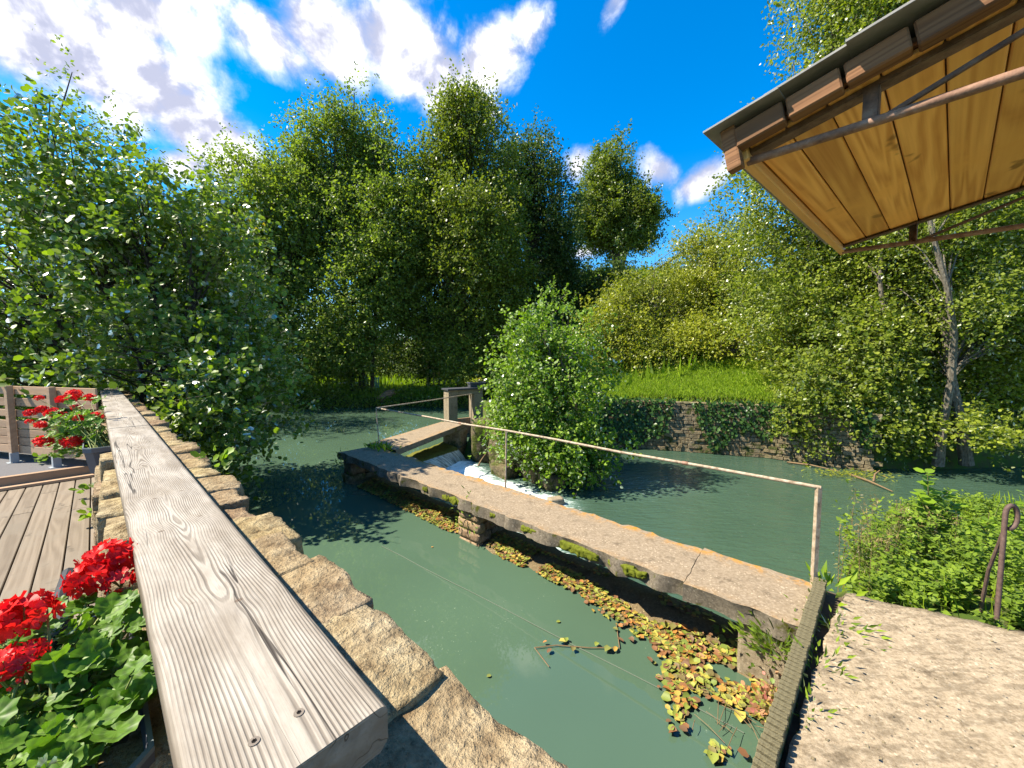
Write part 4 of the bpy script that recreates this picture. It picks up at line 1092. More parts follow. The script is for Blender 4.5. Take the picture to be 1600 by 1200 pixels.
def sluice():
    # concrete frame: left post, right post, lintel, slate cap
    o = at(694, 657, -.56) + Vector((.12, .25, 0)); dx = Vector((.82, .57, 0)); dy = Vector((-.57, .82, 0)); ang = math.atan2(dx.y, dx.x)
    Rm = Matrix.Rotation(ang, 3, 'Z')
    t = thing('sluice_frame', 'pale concrete sluice gate frame with a dark slate cap at the end of the walkway', 'sluice gate', (o.x, o.y, -.6))
    def bx(name, u0, u1, v0, v1, z0, z1, m, bev=.015):
        c = o + dx * ((u0 + u1) / 2) + dy * ((v0 + v1) / 2); mb = MB(); mb.box((c.x, c.y, (z0 + z1) / 2), (u1 - u0, v1 - v0, z1 - z0), Rm)
        return put(name, mb.mesh(name, False, bev), m, t)
    bx('gate_post', 0, .34, 0, .42, -1.9, .27, M['frame_conc']); bx('gate_post', 1.02, 1.38, 0, .42, -1.9, .27, M['frame_conc'])
    bx('lintel', .004, 1.376, .01, .41, .272, .44, M['frame_conc'])
    bx('slate_cap', -.05, 1.75, -.06, .48, .443, .50, M['slate_dark'], .008)
    bx('gate_board', .342, 1.018, .30, .36, -1.9, -.62, M['fence_wood'], .005)
    # moss-and-grass foot
    # small trough on the cap
    c = o + dx * 1.22 + dy * .2
    tr = thing('planter_trough', 'small dark grey trough with a rimmed top on the slate cap of the sluice frame', 'planter', (c.x, c.y, .50))
    mb = MB(); mb.box((c.x, c.y, .575), (.62, .22, .145), Rm); put('trough_body', mb.mesh('trough_body', False, .01), M['slate_dark'], tr)
    mb = MB()
    for v in (-.115, .115): mb.box(c + dy * v + Vector((0, 0, .665 - c.z)), (.68, .03, .035), Rm)
    for u in (-.325, .325): mb.box(c + dx * u + Vector((0, 0, .665 - c.z)), (.03, .20, .033), Rm)
    put('trough_rim', mb.mesh('trough_rim', False, .004), M['planter'], tr)
    rng = np.random.default_rng(8); n = 60
    p = np.array(c)[None] + rng.normal(size=(n, 3)) * np.array([.13, .10, .05]); p[:, 2] = .70 + .10 * rng.random(n)
    pl = put('trough_plant', leaf_mesh('trough_plant', p, rng.normal(size=(n, 3)) + [0, 0, .6], rng.normal(size=(n, 3)) + [0, 0, .8], np.full(n, .07), rng.random(n), 'round'), M['leaf_yellow'])
    tag(pl, 'small yellowish plant growing in the trough on the sluice frame', 'plant')
    # mossy crest ledge under the walkway, wet sill along the bridge
    a, b = at(634, 713, -1.16), at(693, 692, -1.16); nrm = Vector((CB.y - CA.y, -(CB.x - CA.x), 0)).normalized()
    poly = [a, b, CB + nrm * .03, CA + nrm * .03]
    n_ = 22; V = []
    for zz in (-1.13, -2.4):
        for i in range(n_ + 1):
            u = i / n_
            for v in (0, .3, .7, 1):
                p = poly[0].lerp(poly[1], u).lerp(poly[3].lerp(poly[2], u), v); k = float(fbm(np.array([[p.x * 4, p.y * 4, 1.]]), 3, 2)[0])
                V.append((p.x, p.y, zz + (k * .10 - .05 * v if zz > -2 else 0)))
    m4 = (n_ + 1) * 4; F = []
    for i in range(n_):
        for j in range(3): q = i * 4 + j; F.append((q, q + 1, q + 5, q + 4))
        F.append((i * 4, i * 4 + 4, i * 4 + 4 + m4, i * 4 + m4)); F.append((i * 4 + 3, i * 4 + 3 + m4, i * 4 + 7 + m4, i * 4 + 7))
    me = np_mesh('weir_ledge', V, F, True)
    tag(put('weir_ledge', me, M['moss_ledge']), kind='structure')
    na = 110; nl = 6; V = []
    for i in range(na + 1):
        a_ = .3 + (8.2 - .3) * i / na
        wob = float(fbm(np.array([[a_ * 2.2, 0, 0]]), 3, 6)[0])
        for j, (l, z) in enumerate([(3.66 + wob * .25, -1.6), (3.70 + wob * .25, -1.21), (3.86 + wob * .15, -1.165), (4.05, -1.13), (4.34, -1.15), (4.40, -1.30), (4.46, -2.3)]):
            k = float(fbm(np.array([[a_ * 5, l * 5, 0]]), 3, 9)[0]); V.append(P(a_, l, z + k * .09)[:])
    F = [(i * 7 + j, (i + 1) * 7 + j, (i + 1) * 7 + j + 1, i * 7 + j + 1) for i in range(na) for j in range(6)]
    tag(put('weir_sill', np_mesh('weir_sill', V, F, True), M['sill']), kind='structure')


sluice()


# ------------------------------------------------------------------ fallen leaves, stems, wire on the water
def rot_from(axis, nrm):
    a = Vector(axis).normalized(); s_ = Vector(nrm).cross(a).normalized(); n_ = a.cross(s_)
    return Matrix((a, s_, n_)).transposed().to_euler()


def litter():
    rng = np.random.default_rng(12)
    def raft_l(a):        # outer edge of the raft of leaves
        return np.where(a < 1.6, 3.66 - .85 * np.exp(-((a - .75) / .42) ** 2), 3.70)
    n = 8600; a = .32 + 7.6 * rng.random(n) ** 1.55; lo = raft_l(a); l = lo + (4.10 - lo) * rng.random(n) ** 1.35 + .12 * rng.normal(size=n) * (a < 2.4)
    ok = (vnoise(np.stack([a * 2.6, l * 5, 0 * a], 1), 2) > np.where(l < 3.6, .42, .26)) & (l > 2.7) & (l < 4.3)
    ok &= ~((l < 3.5) & (a > 1.35))
    a, l = a[ok], l[ok]; n = len(a)
    z = np.where(l < 3.72, -1.185, -1.19 + .06 * np.clip((l - 3.72) / .3, 0, 1)) + .004 + .014 * rng.random(n) + .012 * (l > 3.75)
    pos = np.stack([DA.x * a + DL.x * l, DA.y * a + DL.y * l, z], 1)
    ax = np.stack([rng.normal(size=n), rng.normal(size=n), .12 * rng.normal(size=n)], 1)
    nr = np.stack([.25 * rng.normal(size=n), .25 * rng.normal(size=n), np.ones(n)], 1)
    sz = .062 * (.45 + .8 * rng.random(n)) * np.where(a < 1.6, 1.15, .95)
    dist = np.linalg.norm(pos - np.array(EYE), axis=1) / sz * (1 + .8 * rng.random(n)); order = np.argsort(dist)
    root = thing('leaf_raft', 'raft of yellow, green and rust fallen leaves caught against the footbridge sill', 'fallen leaves', P(2, 3.8, -1.2))
    protos = []
    for k in range(6):
        tv, tf = LEAF_T['round']; me = np_mesh('leaf', tv * np.array([1, .62 + .11 * k, .6 + .6 * k]), tf, False, {'rnd': np.full(len(tv), k / 6.0)}); me.materials.append(M['litter']); protos.append(me)
    sel = order[:290]
    for j in sel: put('leaf', protos[int(rng.integers(6))], None, root, pos[j], rot_from(ax[j], nr[j]), (float(sz[j]),) * 3)
    rest = order[290:]
    o = put('leaf_litter', leaf_mesh('leaf_litter', pos[rest], ax[rest], nr[rest], sz[rest] * .9, rng.random(len(rest)), 'round'), M['litter'], root); o['kind'] = 'stuff'
    mb = MB()
    for k in range(46):
        a_ = .4 + 3.2 * random.random() ** 1.8; l_ = float(raft_l(np.array(a_))) + random.random() * .35 + .03; an = random.uniform(0, 2 * PI); ln = random.uniform(.08, .26)
        p = P(a_, l_, -1.165 + random.uniform(0, .03)); q = p + Vector((math.cos(an) * ln, math.sin(an) * ln, random.uniform(-.02, .03)))
        mb.tube([p, p.lerp(q, .5) + Vector((0, 0, .012)), q], .0024, 4, False)
    o = put('stalks', mb.mesh('stalks'), M['dead'], root); o['kind'] = 'stuff'
    # a floating stem with leaves, reaching out from the raft
    f0, f1, f2 = at(835, 1012, -1.185), at(968, 1012, -1.185), at(963, 975, -1.185)
    st = thing('floating_twig', 'brown stem with a few leaves floating out from the leaf raft', 'stem', f0)
    mb = MB(); mb.tube([f0, at(870, 1008, -1.185), at(920, 1012, -1.185), f1], .0048, 5); mb.tube([f0, at(858, 1042, -1.185)], .004, 5); mb.tube([f1, f2], .0048, 5); put('stalk', mb.mesh('stalk'), M['dead'], st)
    for (px, py, s_) in [(848, 1004, .06), (873, 1002, .09), (885, 1003, .08), (855, 1020, .09), (895, 1018, .08), (935, 1004, .08), (955, 1012, .11), (960, 1018, .09), (966, 985, .08), (975, 1003, .10), (990, 1003, .09), (951, 968, .07)]:
        p = at(px, py, -1.175); put('leaf', protos[int(rng.integers(6))], None, st, p, rot_from((random.uniform(-1, 1), random.uniform(-1, 1), .1), (.2 * random.uniform(-1, 1), .1, 1)), (s_ * .75,) * 3)
    for (px, py, lb, s_, k) in [(869, 972, 'single pale leaf floating on open water left of the leaf raft', .05, 2), (760, 1057, 'single yellow leaf floating alone on open water in front of the stone wall', .045, 2), (673, 855, 'tiny yellow leaf floating near the middle pier', .04, 1), (1055, 1102, 'orange-brown leaf floating at the outer edge of the leaf raft', .07, 3)]:
        p = at(px, py, -1.19); o = put('floating_leaf', protos[k], None, None, p, rot_from((1, .3, .03), (.05, -.1, 1)), (s_,) * 3); tag(o, lb, 'leaf')
    w0, w1 = at(596, 853, -1.193), at(1165, 1145, -1.193)
    mb = MB(); mb.tube([w0.lerp(w1, k / 10) + Vector((.012 * math.sin(k * 1.7), 0, -.002 * (k % 3))) for k in range(11)], .005, 6)
    tag(put('wire', mb.mesh('wire', True), M['rope']), 'thin pale wire stretched along the surface of the pond', 'wire')


litter()


# ------------------------------------------------------------------ rubble wall with the handrail
def stone_wall():
    t = thing('stone_wall', 'golden rubble stone wall along the pond under the wooden handrail', 'wall', P(5, .28, -.2))
    rng = random.Random(3)
    mb = MB(); yawbox(mb, -.1, 12.4, .06, .43, -2.4, .70); yawbox(mb, -.1, 12.4, .13, .452, .69, .822); put('wall_core', mb.mesh('wall_core'), M['mortar'], t)
    # top stones on the pond side, sized from the photograph's joints
    edges = [-.05, .28, .66, 1.02, 1.36, 1.62, 1.95, 2.22, 2.5, 2.82, 3.1, 3.38, 3.7, 4.0, 4.32, 4.68, 5.0, 5.4, 5.75, 6.1, 6.5, 6.95, 7.4, 7.9, 8.4, 9.0, 9.6, 10.2, 10.9, 11.6, 12.3]
    for i in range(len(edges) - 1):
        w = edges[i + 1] - edges[i]; near = edges[i] < 3
        h = .20 + rng.uniform(-.02, .03)
        ext = rng.uniform(-.035, .035)
        me = rough_block('stone', (w + .05, .40 + ext, h), (24, 20, 8) if near else (9, 8, 4), .030, 7.5, 100 + i, .13)
        put('stone', me, M['stone'], t, P((edges[i] + edges[i + 1]) / 2, .30 + ext / 2, .862 - h / 2 + rng.uniform(-.02, .015)), (rng.uniform(-.03, .03), rng.uniform(-.025, .025), YAW + rng.uniform(-.04, .04)))
    # stones below, on both faces
    for side, l0 in ((1, .36), (-1, .10)):
        for row, zt in enumerate([.66, .46, .26, .07] if side < 0 else [.66, .44, .22]):
            a = -.1 + .15 * (row % 2)
            while a < (8.2 if side < 0 else 4.5):
                w = rng.uniform(.22, .46); h = .20
                me = rough_block('stone', (w - .015, .26, h - .012), (6, 4, 3), .028, 8, 300 + int(a * 100) + row * 7, .12)
                put('stone', me, M['stone'], t, P(a + w / 2, l0 + rng.uniform(-.02, .02), zt - h / 2), (0, 0, YAW + rng.uniform(-.05, .05))); a += w
    # inner top stones beside the deck
    a = .2
    while a < 8:
        w = rng.uniform(.28, .5); me = rough_block('stone', (w - .015, .20, .17), (6, 5, 3), .03, 8, 500 + int(a * 100), .14)
        put('stone', me, M['stone'], t, P(a + w / 2, .085 + rng.uniform(-.02, .02), .70 + rng.uniform(-.05, .03)), (rng.uniform(-.05, .05), 0, YAW + rng.uniform(-.06, .06))); a += w


stone_wall()


def handrail():
    t = thing('handrail', 'long silver-grey weathered timber handrail on top of the stone wall', 'handrail', P(.6, .17, .9))
    L0, L1, zt, th = .051, .292, Z_PL, .075
    knots = [(1.02, .60, 1.0), (1.08, .30, .7), (1.22, .78, .6), (1.62, .28, 1.0), (1.68, .72, .9), (2.02, .35, 1.0), (2.06, .70, 1.0), (2.62, .30, 1), (2.66, .66, 1), (3.2, .4, 1), (3.24, .75, .8), (3.95, .3, 1), (4.0, .7, 1), (4.75, .5, 1), (5.5, .35, 1), (5.55, .7, 1), (6.3, .5, 1), (7.2, .4, 1), (8.1, .6, 1), (9.1, .4, 1), (10.2, .6, 1)]
    whorls = [(1.05, .030), (1.65, .040), (2.04, .045), (2.64, .05), (3.22, .05), (3.97, .05), (4.75, .05), (5.52, .05), (6.3, .05), (7.2, .05), (8.1, .05), (9.1, .05), (10.2, .05)]
    def section():
        r = .013; pts = []
        for k in range(41): pts.append((L0 + r + (L1 - L0 - 2 * r) * k / 40, zt, 0.0))
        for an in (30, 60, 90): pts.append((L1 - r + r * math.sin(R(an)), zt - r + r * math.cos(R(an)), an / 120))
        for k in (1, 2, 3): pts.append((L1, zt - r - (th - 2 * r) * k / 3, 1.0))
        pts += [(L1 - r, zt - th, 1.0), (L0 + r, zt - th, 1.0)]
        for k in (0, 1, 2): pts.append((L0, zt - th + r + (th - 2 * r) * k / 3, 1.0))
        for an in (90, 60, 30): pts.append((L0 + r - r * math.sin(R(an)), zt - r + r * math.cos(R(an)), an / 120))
        return pts
    sec = section(); ns = len(sec)
    for (a0, a1, tint, lift) in [(.540, 4.345, 0, 0), (4.35, 7.395, 1, .002), (7.40, 12.0, 2, -.001)]:
        na = int((a1 - a0) / (.0055 if a0 < 1 else .014)); al_ = a0 + (a1 - a0) * np.linspace(0, 1, na + 1)
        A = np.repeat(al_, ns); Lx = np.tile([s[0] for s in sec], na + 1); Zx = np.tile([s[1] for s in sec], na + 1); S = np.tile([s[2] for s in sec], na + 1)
        mid = L0 + (L1 - L0) * (.47 + .05 * np.sin(A * 1.7 + tint * 2)); u = Lx - mid
        q = np.stack([A * 1.4, Lx * 5, A * 0], 1)
        hgt = .020 + .012 * np.sin(A * 2.3 + tint) + .016 * fbm(q, 3, 4 + tint)
        ring = np.sqrt(u ** 2 + hgt ** 2)
        kn = np.zeros(len(A)); dz = np.zeros(len(A))
        for (ka, kf, ks) in knots:
            kl = L0 + (L1 - L0) * kf; da = (A - ka); dl = (Lx - kl)
            g = np.exp(-(da / .055) ** 2 - (dl / .040) ** 2); ring = ring + g * .008 * ks
            g2 = np.exp(-(da / .009) ** 2 - (dl / .013) ** 2); kn = np.maximum(kn, g2 * ks); dz += g * .0035
        for (wa, am) in whorls:
            g = np.exp(-((A - wa - .06 * np.sin((Lx - L0) / .24 * 6.0)) / .10) ** 2); ring = ring - am * .22 * g
            dz += .0022 * np.exp(-((A - wa - .03 * np.sin((Lx - L0) / .24 * 6.0)) / .05) ** 2)
        topm = (Zx > zt - .004)
        V = np.stack([DA.x * A + DL.x * Lx, DA.y * A + DL.y * Lx, Zx + lift + dz * topm - .0035 * (fbm(np.stack([A * 6, Lx * 20, A * 0], 1), 2, 6)) * topm], 1)
        i = np.arange(na)[:, None] * ns + np.arange(ns)[None]; j = np.arange(na)[:, None] * ns + (np.arange(ns)[None] + 1) % ns
        F = np.stack([i, j, j + ns, i + ns], 2).reshape(-1, 4)
        bm = bmesh.new()
        me = np_mesh('plank', V, F, True, {'ring': ring, 'knot': kn, 'side': S})
        bm.from_mesh(me); bm.verts.ensure_lookup_table()
        bm.faces.new([bm.verts[k] for k in range(ns)]); bm.faces.new([bm.verts[na * ns + k] for k in range(ns)])
        bmesh.ops.recalc_face_normals(bm, faces=bm.faces); bm.to_mesh(me); bm.free()
        try: me.set_sharp_from_angle(angle=R(50))
        except Exception: pass
        pk = put('plank', me, M['plank'], t)
        if a0 < 1:
            for (px, py) in [(467, 1115), (397, 1160)]:
                c = at(px, py, zt); sc = MB(); sc.tube([c - Vector((0, 0, .006)), c + Vector((0, 0, .0022))], .0075, 14)
                s_ = put('screw', sc.mesh('screw'), M['screw'], pk, None)
                so = MB()
                for k in range(3): so.box(c + Vector((0, 0, .0024)), (.0062, .0018, .0016), Matrix.Rotation(k * PI / 3 + .3, 3, 'Z'))
                put('screw', so.mesh('screw'), M['screw_hole'], pk, None)
    # short supports under the planks
    for a in (.75, 1.9, 3.1, 4.35, 5.6, 7.4, 9.4, 11.4):
        mb = MB(); yawbox(mb, a - .05, a + .05, .10, .24, .60, zt - th - .001); put('support_block', mb.mesh('support_block'), M['fence_wood'], t)


handrail()


# ------------------------------------------------------------------ deck, step, upper floor, fence
def deck():
    rng = random.Random(9)
    d = thing('deck', None, None, P(4, -1, 0)); d['kind'] = 'structure'
    l = .035; k = 0
    while l > -2.6:
        w = .132; a = -.4 + rng.uniform(-1, 0)
        cuts = [-.6]; c = rng.uniform(1.0, 4.5)
        while c < 7.2: cuts.append(c); c += rng.uniform(2.0, 3.6)
        cuts.append(7.36)
        for i in range(len(cuts) - 1):
            a0, a1 = cuts[i] + .003, cuts[i + 1] - .003; ln = a1 - a0
            mb = MB(); mb.box((0, 0, 0), (ln, w - .009, .028)); me = mb.mesh('deck_board', False, .004, 1)
            put('deck_board', me, M['deck'], d, P((a0 + a1) / 2, l - w / 2, -.014 + rng.uniform(-.0015, .0015)), (0, 0, YAW))
        l -= w; k += 1
    mb = MB(); yawbox(mb, -.6, 7.36, -2.7, .03, -.25, -.06); put('deck_joist_bed', mb.mesh('deck_joist_bed'), M['soil'], d)
    # timber step
    t = thing('timber_step', 'timber step beam between the plank deck and the grey upper floor', 'step', P(7.45, -1, 0))
    def beam(name, a0, a1, z0, z1, rot):
        mb = MB(); mb.box((0, 0, 0), (2.75, a1 - a0, z1 - z0)); put(name, mb.mesh(name, False, .006), M['fence_wood'], t, P((a0 + a1) / 2, -1.36, (z0 + z1) / 2), (0, 0, YAW + PI / 2))
    beam('tread_board', 7.37, 7.49, .0, .035, 0); beam('riser_beam', 7.495, 7.58, -.02, .135, 0)
    mb = MB(); mb.prism([P(7.582, -3.6)[:2], P(7.582, .04)[:2], P(12, .04)[:2], P(12, -3.6)[:2]], -.2, .12)
    tag(put('upper_floor', mb.mesh('upper_floor'), M['floor_grey']), kind='structure')


deck()


def fence():
    q0, q1 = at(23, 722.5, .12), at(89, 729.5, .12); d = (q1 - q0); d.z = 0; sp = d.length; d.normalize(); n = Vector((d.y, -d.x, 0)); ang = math.atan2(d.y, d.x)
    t = thing('slatted_fence', 'brown horizontal slatted wooden fence at the end of the terrace', 'fence', q0)
    Rm = Matrix.Rotation(ang, 3, 'Z'); rng = random.Random(2)
    start = q0 - d * (sp * 3.5); ln = sp * 3.5 + sp + .75
    zs = [(1.02, .115), (.86, .115), (.70, .10), (.545, .11), (.43, .11), (.315, .11), (.20, .11)]
    for zc, h in zs:
        zc = zc + .095
        mb = MB(); mb.box((0, 0, 0), (ln, .022, h - .004)); c = start + d * (ln / 2) - n * .055
        put('slat', mb.mesh('slat', False, .003, 1), M['fence_wood'], t, (c.x, c.y, zc + rng.uniform(-.003, .003)), (0, rng.uniform(-.002, .002), ang))
    for i in range(-3, 2):
        p = q0 + d * (sp * i)
        mb = MB(); mb.box((0, 0, 0), (.065, .065, .96)); ps = put('post', mb.mesh('post', False, .004), M['fence_wood'], t, (p.x, p.y, .22 + .48), (0, 0, ang))
        mb = MB(); mb.box((p.x, p.y, .185), (.080, .075, .15), Rm); mb.box((p.x, p.y, .1235), (.13, .13, .006), Rm); put('post_shoe', mb.mesh('post_shoe', False, .002), M['galv'], ps)


fence()


# ------------------------------------------------------------------ geraniums
def ger_leaf(seed):
    rng = random.Random(seed); nb = 28; V = [(0, 0, 0)]; F = []; 
    for ring in (.5, 1.0):
        for k in range(nb):
            th = -PI + .25 + (2 * PI - .5) * k / (nb - 1)
            lob = 1 + (.10 * math.cos(7 * th) + .035 * math.cos(21 * th)) * ring
            r = .5 * ring * lob * (1 - .12 * (abs(th) / PI) ** 3)
            z = .10 * ring ** 2 * (1 + .5 * math.cos(7 * th + 1)) + .05 * math.cos(2 * th + seed) * ring - .02
            V.append((r * math.cos(th) + .0, r * math.sin(th), z))
    for k in range(nb - 1): F.append((0, 1 + k, 2 + k)); 
    for k in range(nb - 1): F.append((1 + k, 1 + nb + k, 2 + nb + k)); F.append((1 + k, 2 + nb + k, 2 + k))
    me = np_mesh('leaf', V, F, True, {'rnd': np.full(len(V), .2 + .6 * rng.random())}); me.materials.append(M['leaf_ger']); return me


def floret(seed):
    rng = random.Random(seed); V = []; F = []; n = 5
    for k in range(n):
        an = 2 * PI * k / n + rng.uniform(-.2, .2); tl = rng.uniform(.15, .5); w = rng.uniform(.30, .40); o = len(V)
        ca, sa = math.cos(an), math.sin(an)
        def v(r, s, z): V.append((ca * r - sa * s, sa * r + ca * s, z))
        v(0, 0, 0); v(.45, -w * .8, tl * .25); v(.45, 0, tl * .12); v(.45, w * .8, tl * .25); v(.92, -w, tl * .75); v(1.0, 0, tl * .55); v(.92, w, tl * .8)
        F += [(o, o + 1, o + 2), (o, o + 2, o + 3), (o + 1, o + 4, o + 2), (o + 2, o + 4, o + 5), (o + 2, o + 5, o + 6), (o + 2, o + 6, o + 3)]
    me = np_mesh('floret', V, F, True); me.materials.append(M['petal']); return me


GL = [ger_leaf(s) for s in range(5)]; FL = [floret(s) for s in range(4)]


def flower_head(root, c, r, nf, seed, toward):
    rng = random.Random(seed); c = Vector(c)
    mb = MB(); base = c - Vector((0, 0, r * .55))
    for k in range(8):
        an = k * 2.4; mb.tube([base, c + Vector((math.cos(an), math.sin(an), .3)) * r * .5], .0016, 4, False)
    h = put('flower_head', mb.mesh('flower_head'), M['stalk'], root, None)
    nf = int(nf * 1.4)
    for k in range(nf):
        y = 1 - (k + .5) / nf * 1.65; rad = math.sqrt(max(0, 1 - y * y)); an = k * 2.39996 + rng.uniform(-.3, .3)
        d = Vector((rad * math.cos(an), rad * math.sin(an), y)); d = (d + Vector((rng.uniform(-.15, .15), rng.uniform(-.15, .15), rng.uniform(-.1, .1)))).normalized()
        p = c + Vector((d.x * r, d.y * r, d.z * r * .72)) * rng.uniform(.72, 1.0)
        ro = d.to_track_quat('Z', 'Y') @ Euler((rng.uniform(-.4, .4), rng.uniform(-.4, .4), rng.uniform(0, 6))).to_quaternion()
        s_ = r * rng.uniform(.32, .46)
        put('floret', FL[rng.randrange(4)], None, h, p, ro.to_euler(), (s_,) * 3)
    return base


def geranium(label, lab_pl, box, heads, leaves, lsize, seed, stems_from):
    rng = random.Random(seed)
    # planter: box = (a0, a1, l0, l1, z0, z1)
    a0, a1, l0, l1, z0, z1 = box; am, lm = (a0 + a1) / 2, (l0 + l1) / 2
    t = thing('planter', lab_pl, 'planter', P(am, lm, z0))
    def ring(sa, sl, z, ch=.05):
        ha, hl = (a1 - a0) / 2 * sa, (l1 - l0) / 2 * sl; c = ch
        return [P(am + x, lm + y, z) for x, y in [(-ha + c, -hl), (ha - c, -hl), (ha, -hl + c), (ha, hl - c), (ha - c, hl), (-ha + c, hl), (-ha, hl - c), (-ha, -hl + c)]]
    rings = [ring(.86, .72, z0), ring(.97, .94, z1 - .045), ring(1.0, 1.0, z1 - .04), ring(1.0, 1.0, z1), ring(.975, .94, z1), ring(.95, .90, z1 - .035)]
    V = [v for r_ in rings for v in r_]; F = [tuple(range(8))]
    for i in range(len(rings) - 1):
        for k in range(8): a, b = i * 8 + k, i * 8 + (k + 1) % 8; F.append((a, b, b + 8, a + 8))
    me = bpy.data.meshes.new('planter_box'); me.from_pydata([v[:] for v in V], [], F); bm = bmesh.new(); bm.from_mesh(me); bmesh.ops.recalc_face_normals(bm, faces=bm.faces); bm.to_mesh(me); bm.free()
    put('planter_box', me, M['planter'], t)
    top = ring(1.002, 1.002, z1 + .003); ins = ring(.978, .945, z1 + .003); V = top + ins; low = ring(1.004, 1.006, z1 - .006)
    V = low + top + ins; F = []
    for b_ in (0, 8):
        for k in range(8): F.append((b_ + k, b_ + (k + 1) % 8, b_ + 8 + (k + 1) % 8, b_ + 8 + k))
    me = bpy.data.meshes.new('planter_rim'); me.from_pydata([v[:] for v in V], [], F); put('planter_rim', me, M['rim'], t)
    so = ring(.955, .91, z1 - .033); me = bpy.data.meshes.new('potting_soil'); me.from_pydata([v[:] for v in so], [], [tuple(range(8))]); put('potting_soil', me, M['soil'], t)
    g = thing('geranium', label, 'plant', P(am, lm, z1 - .03))
    st = MB()
    for i, (c, r, nf) in enumerate(heads):
        b = flower_head(g, c, r, nf, seed * 100 + i, None)
        s0 = P(am + rng.uniform(-.4, .4) * (a1 - a0), lm + rng.uniform(-.3, .3) * (l1 - l0), z1 - .04)
        st.tube([s0, s0.lerp(b, .55) + Vector((rng.uniform(-.02, .02), rng.uniform(-.02, .02), .04)), b], [.0045, .003, .002], 5, False)
    for k in range(leaves):
        p, nrm = stems_from(rng)
        ax = Vector((rng.uniform(-1, 1), rng.uniform(-1, 1), rng.uniform(-.4, .2)))
        o = put('leaf', GL[rng.randrange(5)], None, g, p, rot_from(ax, nrm), (lsize * rng.uniform(.5, 1.15),) * 3)
        if k % 2 == 0:
            s0 = P(am + rng.uniform(-.42, .42) * (a1 - a0), lm + rng.uniform(-.3, .3) * (l1 - l0), z1 - .04)
            st.tube([s0, Vector(p) - Vector((0, 0, .004))], [.0035, .0018], 4, False)
    o = put('stems', st.mesh('stems', True), M['stalk'], g); o['kind'] = 'stuff'
    return g


def geraniums():
    # near one
    def near(rng):
        while True:
            px, py = rng.uniform(-90, 232), rng.uniform(925, 1230)
            lim = 232 - max(0, py - 1095) * .95
            if px < lim and py > 930 + max(0, 150 - px) * .5 - rng.uniform(0, 25): break
        z = .80 + .10 * rng.random() + (.05 if py < 1050 else 0)
        p = at(px, py, z)
        return p, Vector((rng.uniform(-.6, .6), rng.uniform(-.75, .25), .9))
    H = [(at(172, 872, .97), .060, 26), (at(142, 902, .95), .052, 22), (at(188, 905, .93), .042, 14), (at(36, 962, 1.0), .050, 22), (at(-10, 978, .98), .050, 20), (at(72, 938, 1.0), .018, 5),
         (at(40, 1025, .95), .034, 14), (at(-4, 1045, .95), .036, 14), (at(24, 1068, .93), .012, 3), (at(206, 1046, .87), .008, 2)]
    geranium('red geranium with large lobed leaves in the near planter beside the handrail', 'dark grey plastic planter box at the near end of the handrail', (.93, 1.62, -.24, .043, .56, .80), H, 290, .060, 1, near)
    def farp(rng):
        while True:
            px, py = rng.gauss(122, 28), rng.gauss(676, 24)
            if px < 163 and py < 716 and py > 618 and (px > 52) and not (px > 128 and py > 706): break
        Y = rng.uniform(3.30, 3.7); p = aty(px, py, Y)
        return p, Vector((rng.uniform(-.8, .4), rng.uniform(-1.3, -.2), .7))
    hd = [(770, 172, 62, 3.9), (735, 225, 50, 3.8), (935, 210, 52, 3.9), (650, 230, 50, 3.9), (410, 212, 34, 3.7), (785, 310, 38, 3.6), (820, 415, 55, 3.55), (880, 395, 40, 3.6), (1000, 410, 58, 3.5), (320, 368, 48, 3.6),
          (435, 330, 48, 3.7), (560, 365, 62, 3.6), (660, 382, 34, 3.7), (302, 455, 32, 3.55), (420, 492, 46, 3.5), (618, 490, 36, 3.6), (668, 535, 34, 3.55), (805, 538, 40, 3.5), (450, 665, 74, 3.4), (755, 672, 80, 3.35), (505, 375, 40, 3.6), (730, 505, 22, 3.6)]
    H = [(aty(x / 6.667, 590 + y / 6.667, Y), r / 6.667 * Y / 600, 24 if r > 45 else 13) for x, y, r, Y in hd]
    geranium('red geranium spilling over the far planter near the slatted fence', 'dark grey planter box under the far red geranium, against the handrail', (4.72, 5.45, -.10, .15, .575, .80), H, 290, .070, 2, farp)


geraniums()


